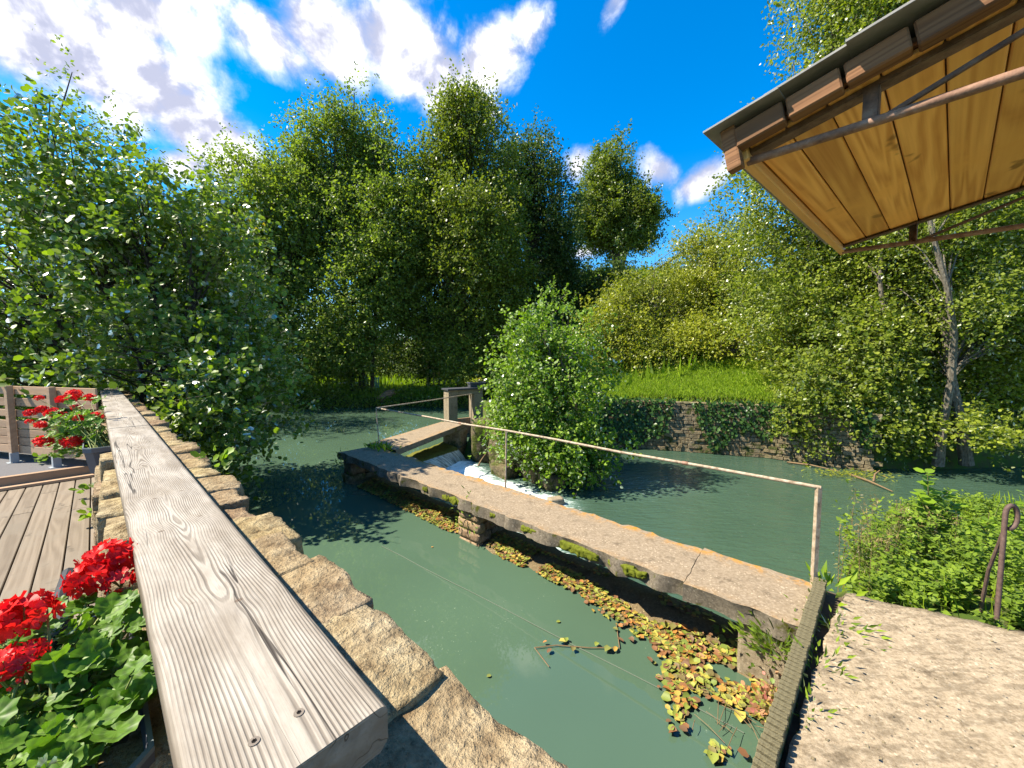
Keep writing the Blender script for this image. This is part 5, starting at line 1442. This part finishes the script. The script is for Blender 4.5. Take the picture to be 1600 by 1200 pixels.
def garden_chair():
    # dark metal chair standing against the wall, mostly hidden by the near geranium
    t = thing('garden_chair', 'dark metal garden chair against the wall behind the near geranium', 'chair', P(1.55, -.35, 0))
    L = -.085; zt = .88
    mb = MB(); mb.tube([P(1.80, L - .02, 0), P(1.80, L - .10, .45), P(1.81, L, zt)], .014, 8); put('back_post', mb.mesh('back_post', True), M['black_metal'], t)
    mb = MB(); mb.tube([P(1.38, L - .02, 0), P(1.38, L - .10, .45), P(1.39, L, zt)], .014, 8); put('back_post', mb.mesh('back_post', True), M['black_metal'], t)
    mb = MB(); mb.tube([P(1.81, L, zt), P(1.60, L - .01, zt + .01), P(1.39, L, zt)], .016, 8); put('top_rail', mb.mesh('top_rail', True), M['black_metal'], t)
    for k in range(5):
        a = 1.45 + .07 * k + .015; mb = MB(); mb.tube([P(a, L - .10, .46), P(a, L - .005, zt)], .006, 6); put('back_bar', mb.mesh('back_bar', True), M['black_metal'], t)
    for z in (.62, .75):
        mb = MB(); mb.tube([P(1.80, L - .055 + (z - .68) * .2, z), P(1.39, L - .055 + (z - .68) * .2, z)], .006, 6); put('back_bar', mb.mesh('back_bar', True), M['black_metal'], t)
    for k in range(7):
        mb = MB(); mb.box((0, 0, 0), (.44, .045, .012)); put('seat_slat', mb.mesh('seat_slat', False, .003, 1), M['black_metal'], t, P(1.59, L - .14 - .058 * k, .455), (0, 0, YAW))
    for a in (1.38, 1.80):
        mb = MB(); mb.tube([P(a, L - .52, 0), P(a, L - .50, .44)], .013, 8); put('front_leg', mb.mesh('front_leg', True), M['black_metal'], t)


garden_chair()


# ------------------------------------------------------------------ concrete terrace on the right, toothed rack, iron handrail
def terrace():
    c0 = at(1318, 925, Z_BR); far = Vector((.885, -.466, 0)); 
    poly = [c0, c0 + far * 6, c0 + far * 6 + Vector((-2, -5, 0)), P(-3, .7), P(.10, .7), P(.10, 2.0), P(.07, 3.4)]
    # dense sheet clipped to the outline so that its far edge can crumble
    nu, nv = 60, 44; V = []
    left = [P(.262, .75), P(.215, 2.1), P(.172, 3.1), c0]
    for i in range(nu + 1):
        u = (i / nu) ** 1.5
        for j in range(nv + 1):
            v = j / nv; s = v * 3; k = min(2, int(s)); q = left[k].lerp(left[k + 1], s - k)
            p = q + far * (6 * u)
            if j == nv: p += DL * .05 * float(fbm(np.array([[u * 60, 1, 0]]), 3, 3)[0]) * 2
            if i == 0: p += DA * .03 * float(fbm(np.array([[1, v * 40, 0]]), 3, 4)[0]) * 2
            z = Z_BR + .02 * float(fbm(np.array([[p.x * 1.5, p.y * 1.5, 0]]), 4, 7)[0])
            V.append((p.x, p.y, z))
    w = nv + 1; F = [(i * w + j, (i + 1) * w + j, (i + 1) * w + j + 1, i * w + j + 1) for i in range(nu) for j in range(nv)]
    n0 = len(V)
    rim = [i * w + nv for i in range(nu, -1, -1)] + [j for j in range(nv - 1, -1, -1)]
    for r_ in rim: V.append((V[r_][0], V[r_][1], -1.6))
    F += [(rim[k], rim[k + 1], n0 + k + 1, n0 + k) for k in range(len(rim) - 1)]
    me = bpy.data.meshes.new('terrace_slab'); me.from_pydata(V, [], F)
    bm = bmesh.new(); bm.from_mesh(me); bmesh.ops.recalc_face_normals(bm, faces=bm.faces)
    up = sum(f.normal.z for f in bm.faces)
    if up < 0: bmesh.ops.reverse_faces(bm, faces=bm.faces)
    bm.to_mesh(me); bm.free()
    me.polygons.foreach_set('use_smooth', [abs(p.normal.z) > .6 for p in me.polygons])
    tag(put('terrace_slab', me, M['terrace']), kind='structure')
    mb = MB(); yawbox(mb, .0, .262, .72, 4.5, -1.7, -.60); tag(put('earth_strip', mb.mesh('earth_strip'), M['soil']), kind='structure')
    rg = np.random.default_rng(44); n = 700; uu = rg.random(n) ** 1.3 * 4; vv = rg.random(n)
    bp = np.array([(left[0].lerp(left[3], float(v_)) + far * float(.03 + u_))[:] for u_, v_ in zip(uu, vv)]); gz = .004 + .007 * rg.random(n) ** 3
    oc = np.array([(1, 0, 0), (0, 1, 0), (-1, 0, 0), (0, -1, 0), (0, 0, .7), (0, 0, -.5)]); of = np.array([(0, 1, 4), (1, 2, 4), (2, 3, 4), (3, 0, 4), (1, 0, 5), (2, 1, 5), (3, 2, 5), (0, 3, 5)])
    GV = (bp + [0, 0, .005])[:, None] + oc[None] * (gz[:, None, None] * (.6 + .8 * rg.random((n, 6, 1)))); GF = (of[None] + (np.arange(n) * 6)[:, None, None]).reshape(-1, 3)
    tag(put('grit', np_mesh('grit', GV.reshape(-1, 3), GF), M['mortar']), 'loose grit scattered over the concrete terrace', 'grit', kind='stuff')
    # toothed rack of the old sluice
    t = thing('toothed_rack', 'mossy toothed rack bar lying across the near end of the footbridge', 'rack', P(.25, 3.0, -.6))
    a_of = lambda l: .215 + (4.36 - l) * .032
    zt = -.455
    pts = [(l, a_of(l)) for l in (1.15, 4.40)]
    mb = MB(); (l0, x0), (l1, x1) = pts
    mb.prism([P(x0 - .043, l0)[:2], P(x0 + .043, l0)[:2], P(x1 + .043, l1)[:2], P(x1 - .043, l1)[:2]], zt - .17, zt - .022)
    put('rack_bar', mb.mesh('rack_bar', False, .006), M['rack'], t)
    n = 74; tm = MB(); tm.box((0, 0, 0), (.090, .030, .030)); tme = tm.mesh('tooth', False, .005, 1); tme.materials.append(M['rack'])
    rng = random.Random(5)
    for k in range(n):
        l = l0 + (l1 - l0) * (k + .5) / n
        put('tooth', tme, None, t, P(a_of(l) - .004 + rng.uniform(-.004, .004), l, zt - .010 + rng.uniform(-.003, .003)), (rng.uniform(-.05, .05), rng.uniform(-.04, .04), YAW - .03))
    b = thing('rusty_flat_bar', 'short rusty flat iron bar standing beside the toothed rack on the bridge end', 'iron bar', P(.33, 3.9, Z_BR))
    mb = MB(); p0, p1 = at(1268, 948, Z_BR + .02), at(1262, 995, Z_BR + .03)
    mb.tube([at(1276, 934, Z_BR + .06), at(1264, 992, Z_BR + .02)], .014, 4); put('bar', mb.mesh('bar'), M['rust'], b)
    # curled iron handrail
    base = at(1557, 974, Z_BR - .03); h = .90
    t = thing('iron_handrail', 'brown iron handrail post with a curled top and slanting brace at the terrace edge', 'handrail', base)
    tp = at(1575, 806, Z_BR)  # only its column matters
    top = base + Vector((-.005, 0, h)); cx = Vector((.885, -.2, 0)).normalized(); r = .062
    pts = [base - Vector((0, 0, .2)), base.lerp(top, .5), top]
    c = top + cx * r * .62
    for k in range(1, 15):
        an = PI - k * R(20.5); pts.append(c + cx * math.cos(an) * r * .62 + Vector((0, 0, math.sin(an) * r * 1.25 - .04 * max(0, k - 5) / 9)))
    mb = MB(); mb.tube(pts, .016, 10); put('curled_post', mb.mesh('curled_post', True), M['iron'], t)
    q = base.lerp(top, .86); e = at(1533, 938, Z_BR + .0)
    mb = MB(); mb.tube([q, q.lerp(e, .55) + Vector((-.02, 0, 0)), e - Vector((0, 0, .1))], [.012, .012, .014], 8); put('brace', mb.mesh('brace', True), M['iron'], t)


terrace()


# ------------------------------------------------------------------ weeds on the right bank and in the cracks
def weeds():
    rng = np.random.default_rng(31)
    n = 2300; x = rng.uniform(2.9, 9.5, n); y = rng.uniform(2.2, 8.6, n)
    far = Vector((.885, -.466)); c0 = at(1318, 925, Z_BR)
    sdt = (x - c0.x) * .466 + (y - c0.y) * .885           # distance beyond the terrace edge
    d = sdf(x, y, DN); ok = (sdt > .05) & (d > .02) & (x * DA.x + y * DA.y < .02)
    x, y, sdt, d = x[ok], y[ok], sdt[ok], d[ok]; n = len(x)
    z = np.maximum(height(x, y), -1.7)
    hgt = (.14 + .50 * np.clip(sdt / 1.3, 0, 1)) * (.6 + .7 * rng.random(n)) * (1 - .55 * sst(sdt, 1.3, 3.0)) * np.where((d < .5) & (sdt < 1.8), 1.25, 1)
    P_, A_, N_, S_, Rn = [], [], [], [], []
    for k in range(n):
        m_ = int(26 + 36 * rng.random()); u = rng.random(m_)
        ln = rng.normal(size=2) * .22
        p = np.stack([x[k] + ln[0] * u * hgt[k] + .035 * rng.normal(size=m_), y[k] + ln[1] * u * hgt[k] + .035 * rng.normal(size=m_), z[k] + hgt[k] * u], 1)
        an = rng.random(m_) * 2 * PI
        P_.append(p); A_.append(np.stack([np.cos(an), np.sin(an), .35 + .4 * rng.normal(size=m_)], 1)); N_.append(np.stack([.4 * rng.normal(size=m_), .4 * rng.normal(size=m_), np.ones(m_)], 1))
        S_.append((.078 - .03 * u) * (.7 + .6 * rng.random(m_))); Rn.append(np.clip(.4 * rng.random() + .6 * rng.random(m_), 0, 1))
    o = put('undergrowth', leaf_mesh('undergrowth', np.concatenate(P_), np.concatenate(A_), np.concatenate(N_), np.concatenate(S_), np.concatenate(Rn), 'diamond'), M['leaf_weed'])
    tag(o, 'dense green weeds covering the bank between terrace and pool', 'undergrowth', kind='stuff')
    xy = np.stack([x, y], 1); xy = np.concatenate([xy + .1 * rng.normal(size=xy.shape) for _ in range(2)])
    blades('grass', xy, .28, 'long grass among the weeds beside the concrete terrace', seed=9, w=.006)
    xg = rng.uniform(6, 22, 9000); yg = rng.uniform(-2, 8.6, 9000); dg = sdf(xg, yg, DN); og = (dg > .2) & ((xg - c0.x) * .466 + (yg - c0.y) * .885 > .6)
    blades('bank_grass', np.stack([xg[og], yg[og]], 1), .22, 'long grass on the bank beyond the weeds', seed=19, w=.012)
    # feathery seeding clumps
    for i, (px, py, Y, top, lb) in enumerate([(1385, 838, 4.4, 776, 'brownish feathery weed clump standing tallest at the left of the bank'), (1362, 868, 4.0, 815, 'smaller brown-tipped weed clump at the bank edge next to the pool'), (1440, 850, 4.2, 792, 'green-brown seeding weed clump below the alder sapling')]):
        b = aty(px, py + 60, Y); t = thing('seeding_weed', lb, 'weed', b); n = 1100
        tz = aty(px, top, Y).z; st = MB(); pp = []
        for s in range(16):
            q = b + Vector((rng.normal() * .17, rng.normal() * .15, 0)); e = Vector((q.x + rng.normal() * .06, q.y + rng.normal() * .06, tz - abs(rng.normal()) * .12)); st.tube([q, e], [.004, .002], 4, False); pp.append((q, e))
        put('stems', st.mesh('stems'), M['dead'], t)['kind'] = 'stuff'
        pos = np.array([pp[k % 16][0].lerp(pp[k % 16][1], float(u))[:] for k, u in enumerate(rng.random(n) ** .6)]) + rng.normal(size=(n, 3)) * .022
        put('foliage', leaf_mesh('foliage', pos, rng.normal(size=(n, 3)) + [0, 0, .4], rng.normal(size=(n, 3)) + [0, 0, .6], .034 * (.5 + rng.random(n)), np.where(pos[:, 2] > tz - .22, .6 + .4 * rng.random(n), .5 * rng.random(n)), 'lance'), M['seed_weed'] if True else None, t)['kind'] = 'stuff'
    # alder sapling with big leaves, each its own part
    def sapling(label, base, stemtop, nl, size, seed, name='alder_sapling', side=()):
        r_ = random.Random(seed); t = thing(name, label, 'sapling', base); st = MB(); b, e = Vector(base), Vector(stemtop); axes = [(b, e)]
        for (f, dx, dy, dz) in side: q = b.lerp(e, f); axes.append((q, q + Vector((dx, dy, dz))))
        protos = []
        for k in range(3):
            tv, tf = LEAF_T['round']; me = np_mesh('leaf', tv * np.array([1, .95, 1 - .3 * k]), tf, False, {'rnd': np.full(len(tv), .4 + .25 * k)}); me.materials.append(M['leaf_bush']); protos.append(me)
        for (q, w) in axes:
            st.tube([q, q.lerp(w, .5), w], [.008, .006, .003], 6, False); m_ = max(4, int(nl * (w - q).length))
            for k in range(m_):
                u = .25 + .75 * (k + .5) / m_; p = q.lerp(w, u); an = k * 2.4 + r_.uniform(-.4, .4); ax = Vector((math.cos(an), math.sin(an), r_.uniform(-.1, .6)))
                put('leaf', protos[r_.randrange(3)], None, t, p + ax * .015, rot_from(ax, (r_.uniform(-.3, .3), r_.uniform(-.6, .1), 1)), (size * r_.uniform(.7, 1.15) * (1.1 - .4 * u),) * 3)
        put('stem', st.mesh('stem', True), M['twig'], t)
    Y = 4.3
    sapling('young alder sapling with large round leaves rising above the weeds', aty(1455, 865, Y), aty(1449, 738, Y), 46, .135, 1, side=[(.25, -.38, 0, .26), (.3, .32, .05, .30), (.45, -.2, -.05, .28), (.55, .22, 0, .22), (.2, .15, -.1, .35), (.15, -.1, -.1, .32)])
    sapling('low round-leaved sapling just left of the curled iron post', aty(1535, 880, 4.2), aty(1546, 800, 4.2), 36, .10, 2, side=[(.3, -.22, 0, .16), (.3, .2, 0, .18), (.6, -.12, 0, .14)])
    sapling('round-leaved sapling at the edge of the picture, right of the curled iron post', aty(1612, 880, 4.0), aty(1603, 770, 4.0), 36, .11, 3, side=[(.3, -.16, 0, .2), (.5, -.1, 0, .2)])
    # spire with tiny paired leaves
    b, e = aty(1545, 830, 4.4), aty(1566, 776, 4.4); t = thing('leafy_spire', 'slender spire of small paired leaves beside the curled iron post', 'weed', b)
    mb = MB(); mb.tube([b, e], [.005, .002], 5); put('stem', mb.mesh('stem'), M['stalk'], t); n = 44; u = np.repeat(np.linspace(.1, 1, n // 2), 2); pos = np.array([b.lerp(e, float(v))[:] for v in u])
    an = np.tile([0, PI], n // 2) + rng.normal(size=n) * .3
    put('foliage', leaf_mesh('foliage', pos, np.stack([np.cos(an), np.sin(an), .4 + 0 * an], 1), np.stack([0 * an, 0 * an - .4, 1 + 0 * an], 1), .045 * (1.15 - .6 * u), rng.random(n), 'lance'), M['leaf_weed'], t)
    # small plants in cracks
    def tuft(name, label, cat, c, rad, n, size, m, seed, shape='lance', up=.6, hgt=.1):
        r_ = np.random.default_rng(seed); p = np.array(c)[None] + r_.normal(size=(n, 3)) * np.array([rad, rad, hgt * .3]) * .5; p[:, 2] = c[2] + abs(r_.normal(size=n)) * hgt * .5
        ax = (p - np.array(c)) * [1, 1, .5]; ax = unit(ax + 1e-6) + r_.normal(size=(n, 3)) * .3 + [0, 0, up]
        o = thing(name, label, cat, c)
        k_ = min(n, 60); lv = leaf_mesh
        sz_ = size * (.5 + .8 * r_.random(n)); nn_ = r_.normal(size=(n, 3)) * .5 + [0, -.2, .8]; pr = []
        for q in range(3):
            tv, tf = LEAF_T[shape]; me = np_mesh('leaf', tv, tf, False, {'rnd': np.full(len(tv), .1 + .4 * q)}); me.materials.append(m); pr.append(me)
        for q in range(k_): put('leaf', pr[q % 3], None, o, p[q], rot_from(ax[q], nn_[q]), (float(sz_[q]),) * 3)
        if n > k_: put('foliage', leaf_mesh('foliage', p[k_:], ax[k_:], nn_[k_:], sz_[k_:], r_.random(n - k_), shape), m, o)['kind'] = 'stuff'
    tuft('fern_clump', 'bright green strap-leaved clump growing from the abutment at the bridge end', 'plant', tuple(at(1215, 1015, -.80)), .27, 520, .075, M['leaf_weed'], 41, 'lance', .7, .16)
    tuft('sedum_clump', 'small green and pinkish plant at the foot of the toothed rack', 'plant', tuple(at(1212, 1105, -1.08)), .17, 190, .034, M['pink_leaf'], 42, 'round', .5, .12)
    for i, (px, py, r_, n, lb) in enumerate([(1300, 985, .22, 90, 'dock-like weed with broad leaves in the gap between rack and terrace'), (1275, 1055, .2, 90, 'grassy weeds growing in the gap beside the middle of the rack'), (1262, 1125, .14, 40, 'thin weeds low in the gap towards the near end of the rack')]):
        tuft('crack_weed', lb, 'weed', tuple(at(px, py, Z_BR - .06)), r_, n, .075 if i == 0 else .06, M['leaf_weed'], 43 + i, 'lance', .7, .14)
    for i, (p, lb, n) in enumerate([(P(8.32, 4.34, Z_BR), 'grass tuft at the foot of the corner railing post', 60), (P(8.0, 4.42, Z_BR), 'small grass tuft at the joint of bridge and walkway', 50), (P(.18, 4.45, Z_BR), 'dry grass tuft behind the end post of the railing', 30)]):
        tuft('grass_tuft', lb, 'grass', tuple(p), .20, n, .13, M['grass'], 50 + i, 'lance', 1.2, .06)
    for i, (p, s, n, lb) in enumerate([(P(8.45, 3.66, -.95), .25, 160, 'hanging weeds covering the end pier of the footbridge'), (P(4.3, 3.70, -1.0), .24, 90, 'small green weeds growing on the brick middle pier'), (P(3.45, 4.2, -1.05), .2, 60, 'fern tuft in the shade behind the middle pier')]):
        tuft('pier_weed', lb, 'weed', tuple(p), s, n, .075, M['leaf_weed'] if i != 2 else M['leaf_ivy'], 60 + i, 'lance', -.1, .4)
    for i, (px, py, z, n, lb) in enumerate([(328, 726, .80, 9, 'small lime green weed growing from the outer edge of the stone wall'), (350, 738, .74, 8, 'lone lime leaf cluster hanging just outside the stone wall'), (148, 768, .05, 26, 'small green weed at the foot of the wall beside the timber step'), (150, 806, .05, 20, 'small green weed in the deck corner under the handrail'), (67, 722, .13, 20, 'tiny green weed on the grey floor below the slatted fence')]):
        tuft('wall_weed', lb, 'weed', tuple(at(px, py, z)), .10, n, .065, M['leaf_bush'], 70 + i, 'round', .5, .10)
    # mossy earth mound under the bush and rocks beside the rapids
    t = thing('bank_rocks', 'mossy earth and rock bank under the bright bush beside the rapids', 'rocks', (0, 11, -1.7))
    for i, (x_, y_, z_, s) in enumerate([(-.75, 11.9, -1.0, (1.0, 1.1, 1.3)), (.05, 11.2, -1.15, (1.1, 1.1, 1.2)), (.9, 10.7, -1.3, (1.3, 1.3, 1.0)), (1.9, 10.6, -1.45, (1.2, 1.2, .8)), (-.2, 10.6, -1.6, (.6, .6, .5)), (1.0, 9.75, -1.65, (.7, .5, .4))]):
        put('rock', rough_block('rock', s, (8, 8, 6), .12, 2.6, 200 + i, .3), M['bank'], t, (x_, y_, z_), (0, 0, i))
    for i, (px, py, s, lb) in enumerate([(868, 783, .34, 'pale flat stone at the pool edge just behind the footbridge')]):
        o = put('pale_stone', rough_block('pale_stone', (s, s * .7, .16), (6, 5, 3), .03, 9, 230, .25), M['frame_conc'], None, at(px, py, Z_DN + .07), (0, 0, .4)); tag(o, lb, 'stone')
    # stranded branches and drift weed at the far side of the pool
    for i, (p0, p1, lb) in enumerate([((1230, 722), (1310, 736), 'pale dead branch stranded under the overhanging shrub'), ((1330, 742), (1395, 768), 'dead stick lying in the drift at the pool edge'), ((1365, 752), (1378, 738), 'thin twig sticking up from the drift weed'), ((742, 738), (758, 722), 'dark branch caught in the foam below the waterfall')]):
        a, b = at(*p0, Z_DN + .03), at(*p1, Z_DN + .05)
        if i == 2: b = a + Vector((.15, 0, .3))
        if i == 3: b = a + Vector((.3, .5, .45))
        mb = MB(); mb.tube([a, a.lerp(b, .5) + Vector((0, .05, .03)), b], [.03, .025, .01], 6); tag(put('branch', mb.mesh('branch', True), M['dead']), lb, 'branch')
    r_ = np.random.default_rng(77); n = 500; q = np.array(at(1335, 742, Z_DN + .02))[None] + r_.normal(size=(n, 3)) * [.55, .25, .02]; q[:, 2] = Z_DN + .03 + .05 * r_.random(n)
    o = put('drift_weed', leaf_mesh('drift_weed', q, r_.normal(size=(n, 3)) * [1, 1, .2], r_.normal(size=(n, 3)) * .3 + [0, 0, 1], .09 * (.5 + r_.random(n)), r_.random(n), 'lance'), M['leaf_yellow']); tag(o, 'yellowish mat of drift weed at the far pool edge', 'water weed', kind='stuff')


M['seed_weed'] = leaf_mat('seeding_weed_leaf', (.07, .12, .02), (.30, .22, .10), .35, .15, .5)
M['pink_leaf'] = leaf_mat('pink_green_leaf', (.10, .22, .03), (.55, .20, .17), .3, .2, .45)
M['bank'] = mat_stone('mossy_bank_rock', (.05, .042, .026), (.13, .105, .065), (.24, .19, .12), .5, .8, .05, ((.06, .075, .014), (.44, .58)))
weeds()


# ------------------------------------------------------------------ far garden across the pond
def garden():
    for i, (px, py, Y, m, lb) in enumerate([(566, 606, 23.6, 'chair_green', 'turquoise plastic garden chair across the pond, left of the pair'), (584, 606, 23.2, 'chair_green', 'turquoise plastic garden chair across the pond, right of the pair')]):
        b = aty(px, py, Y); b.z = -.62; t = thing('garden_chair', lb, 'chair', b); mm = M[m]
        for dx in (-.24, .24):
            for dy in (-.22, .22): mb = MB(); mb.tube([b + Vector((dx, dy, 0)), b + Vector((dx * .92, dy * .92, .44))], .025, 6); put('leg', mb.mesh('leg', True), mm, t)
        mb = MB(); mb.box(b + Vector((0, 0, .45)), (.52, .50, .03)); put('seat', mb.mesh('seat', False, .01), mm, t)
        for k in range(5): mb = MB(); mb.box(b + Vector((-.20 + .10 * k, .26, .72)), (.07, .02, .50)); put('back_slat', mb.mesh('back_slat'), mm, t)
        mb = MB(); mb.box(b + Vector((0, .26, .985)), (.52, .035, .07)); put('top_rail', mb.mesh('top_rail', False, .01), mm, t)
        for dx in (-.27, .27): mb = MB(); mb.box(b + Vector((dx, 0, .66)), (.05, .5, .03)); put('armrest', mb.mesh('armrest', False, .008), mm, t)
    b = aty(548, 612, 23.4); b.z = -.62; t = thing('garden_table', 'pale plastic garden table beside the turquoise chairs across the pond', 'table', b)
    mb = MB(); mb.box(b + Vector((0, 0, .70)), (1.1, .8, .04)); put('table_top', mb.mesh('table_top', False, .012), M['white_plastic'], t)
    for dx in (-.46, .46):
        for dy in (-.32, .32): mb = MB(); mb.tube([b + Vector((dx, dy, 0)), b + Vector((dx, dy, .68))], .03, 6); put('leg', mb.mesh('leg', True), M['white_plastic'], t)
    for i, (px, y0, y1, Y, lb) in enumerate([(668, 543, 602, 26, 'leftmost of three pale wooden poles standing on the far lawn'), (677, 540, 600, 26.2, 'middle one of three pale wooden poles on the far lawn'), (686, 548, 598, 26.4, 'rightmost of three pale wooden poles on the far lawn')]):
        a = aty(px, y0, Y); c = Vector((a.x, a.y, -.7)); mb = MB(); mb.tube([c, a], .06, 7); tag(put('pole', mb.mesh('pole', True), M['pole_wood']), lb, 'pole')
    c = aty(694, 547, 25.8); t = thing('nest_box', 'small reddish wooden nest box on a post beside the pale poles', 'nest box', (c.x, c.y, -.7))
    mb = MB(); mb.box(c, (.32, .28, .42)); put('box', mb.mesh('box', False, .01), M['red_wood'], t); mb = MB(); mb.box(c + Vector((0, -.02, .24)), (.42, .4, .04), Matrix.Rotation(.2, 3, 'X')); put('roof', mb.mesh('roof'), M['log'], t)
    mb = MB(); mb.tube([(c.x, c.y + .1, -.7), (c.x, c.y + .1, c.z - .2)], .05, 6); put('post', mb.mesh('post'), M['log'], t)
    a, b = aty(592, 626, 21.9), aty(617, 612, 22.3); mb = MB(); mb.tube([a, a.lerp(b, .5) + Vector((0, 0, .08)), b], [.22, .25, .2], 8); tag(put('log', mb.mesh('log', True), M['log']), 'fallen reddish log lying on the far bank at the water edge', 'log')
    # low planting along the far bank
    rng = np.random.default_rng(6); n = 9000; x = rng.uniform(-16, -1.2, n); y = 21.2 + 1.6 * rng.random(n) + np.where(x < -10, -.6, 0); d = sdf(x, y, UP); ok = (d > -.15) & (d < 1.1)
    x, y = x[ok], y[ok]; n = len(x); z = np.maximum(height(x, y), -1.15) + .55 * rng.random(n) ** 1.3
    o = put('bank_undergrowth', leaf_mesh('bank_undergrowth', np.stack([x, y, z], 1), rng.normal(size=(n, 3)), rng.normal(size=(n, 3)) * .6 + [0, -.2, .8], .14 * (.5 + rng.random(n)), rng.random(n), 'diamond'), M['leaf_alder']); tag(o, 'shaded low plants along the far bank of the pond', 'undergrowth', kind='stuff')


garden()


# ------------------------------------------------------------------ wooden canopy at the upper right
def canopy():
    P1 = EYE + ray(1150, 238) * (1.5 / ray(1150, 238).y); 
    az = R(49.0); D1 = Vector((math.sin(az), math.cos(az), 0)); S0 = Vector((math.cos(az), -math.sin(az), 0)); sl = .20
    S = (S0 + Vector((0, 0, sl))).normalized(); Nn = S.cross(D1).normalized()
    far = EYE + ray(1320, 388) * ((P1.z - EYE.z) / ray(1320, 388).z); LEN = (far - P1).dot(D1); RUN = 2.6
    Mx = Matrix((S, D1, Nn)).transposed(); eul = Mx.to_euler()
    def W(d, s, n): return P1 + D1 * d + S * s + Nn * n
    t = thing('canopy', 'wooden porch canopy with pine soffit boards, slate edge and rusty trusses', 'canopy', P1)
    rng = random.Random(8)
    def bx(name, d0, d1, s0, s1, n0, n1, m, bev=.003, parent=None, jit=0):
        mb = MB(); mb.box((0, 0, 0), (s1 - s0, d1 - d0, n1 - n0)); return put(name, mb.mesh(name, False, bev, 1), m, parent or t, W((d0 + d1) / 2, (s0 + s1) / 2, (n0 + n1) / 2 + jit), eul)
    # eave board along the low edge, end board face
    bx('eave_board', 0, LEN, 0.0, .035, -.045, .075, M['soffit_trim'], .004)
    s = .036; k = 0; widths = [.115, .115, .13, .13, .125, .13, .13, .13, .13, .13, .13, .13, .13, .13, .13, .13, .13]
    for w in widths:
        bx('soffit_board', .012, LEN - .02, s + .0045, s + w, .0, .018, M['soffit'], .004, None, rng.uniform(-.001, .001)); s += w
    bx('roof_deck', -.015, LEN - .02, .037, s, .021, .036, M['batten'], 0)
    # short rafter blocks along the near rake
    s = .012; i = 0
    for w in (.16, .15, .15, .17, .16, .18, .18, .18, .18, .2, .2):
        bx('rake_block', -.055, -.004, s + .006, s + w - .004, -.012 + rng.uniform(-.004, .004), .058, M['batten'], .005); s += w
    # slates overhanging the near rake and eave
    s = -.045; i = 0
    while s < 2.3:
        w = rng.uniform(.15, .27); mb = MB(); mb.box((0, 0, 0), (w + .05, LEN + .16 + rng.uniform(-.03, .03), .008))
        put('slate', mb.mesh('slate', False, .001, 1), M['slate'], t, W(LEN / 2 - .02 + rng.uniform(-.01, .006), s + w / 2, .070 + .004 * (i % 2) + .01), (eul.x, eul.y, eul.z)).rotation_euler = (Mx @ Matrix.Rotation(rng.uniform(.0, .05), 3, 'Y') @ Matrix.Rotation(rng.uniform(-.012, .012), 3, 'Z')).to_euler(); s += w; i += 1
    # trusses of angle iron under both rakes
    def truss(label_d, dn):
        def hz(d, u, z): return P1 + D1 * d + S0 * u + Vector((0, 0, z))
        d = label_d; Rx = S0
        def bar(a, b, w, h):
            mb = MB(); v = (b - a); L = v.length; v.normalize(); sx = D1; up = v.cross(sx).normalized()
            if up.z < 0: up = -up
            Rm = Matrix((v, sx, up)).transposed(); mb.box((a + b) / 2 + up * h * .5, (L, .006, h), Rm); mb.box((a + b) / 2 + sx * (w / 2 if dn > 0 else -w / 2) + up * .0, (L, w, .006), Rm); return mb
        put('top_chord', bar(hz(d, .02, -.010), hz(d, 2.4, -.010 + sl * 2.38), .05, .05).mesh('top_chord'), M['rust_dark'], t)
        mb = MB(); mb.tube([hz(d, .03, -.035), hz(d, .4, -.045), hz(d, 2.4, -.075)], .0145, 10); put('bottom_chord', mb.mesh('bottom_chord', True), M['rust'], t)
        for u in (.385, 1.1):
            put('web_post', bar(hz(d, u, -.045), hz(d, u, sl * u - .01), .035, .035).mesh('web_post'), M['rust_dark'], t)
            mb = MB(); mb.tube([hz(d, u + .02, -.040), hz(d, u + .62, sl * (u + .62) - .015)], .009, 8); put('web_diagonal', mb.mesh('web_diagonal', True), M['rust_dark'], t)
    truss(.035, 1); truss(LEN - .06, -1)
    # lead flashing at the very corner
    mb = MB(); mb.box((0, 0, 0), (.05, .045, .16)); put('corner_block', mb.mesh('corner_block', False, .008), M['batten'], t, W(-.028, -.002, .0), eul)


canopy()
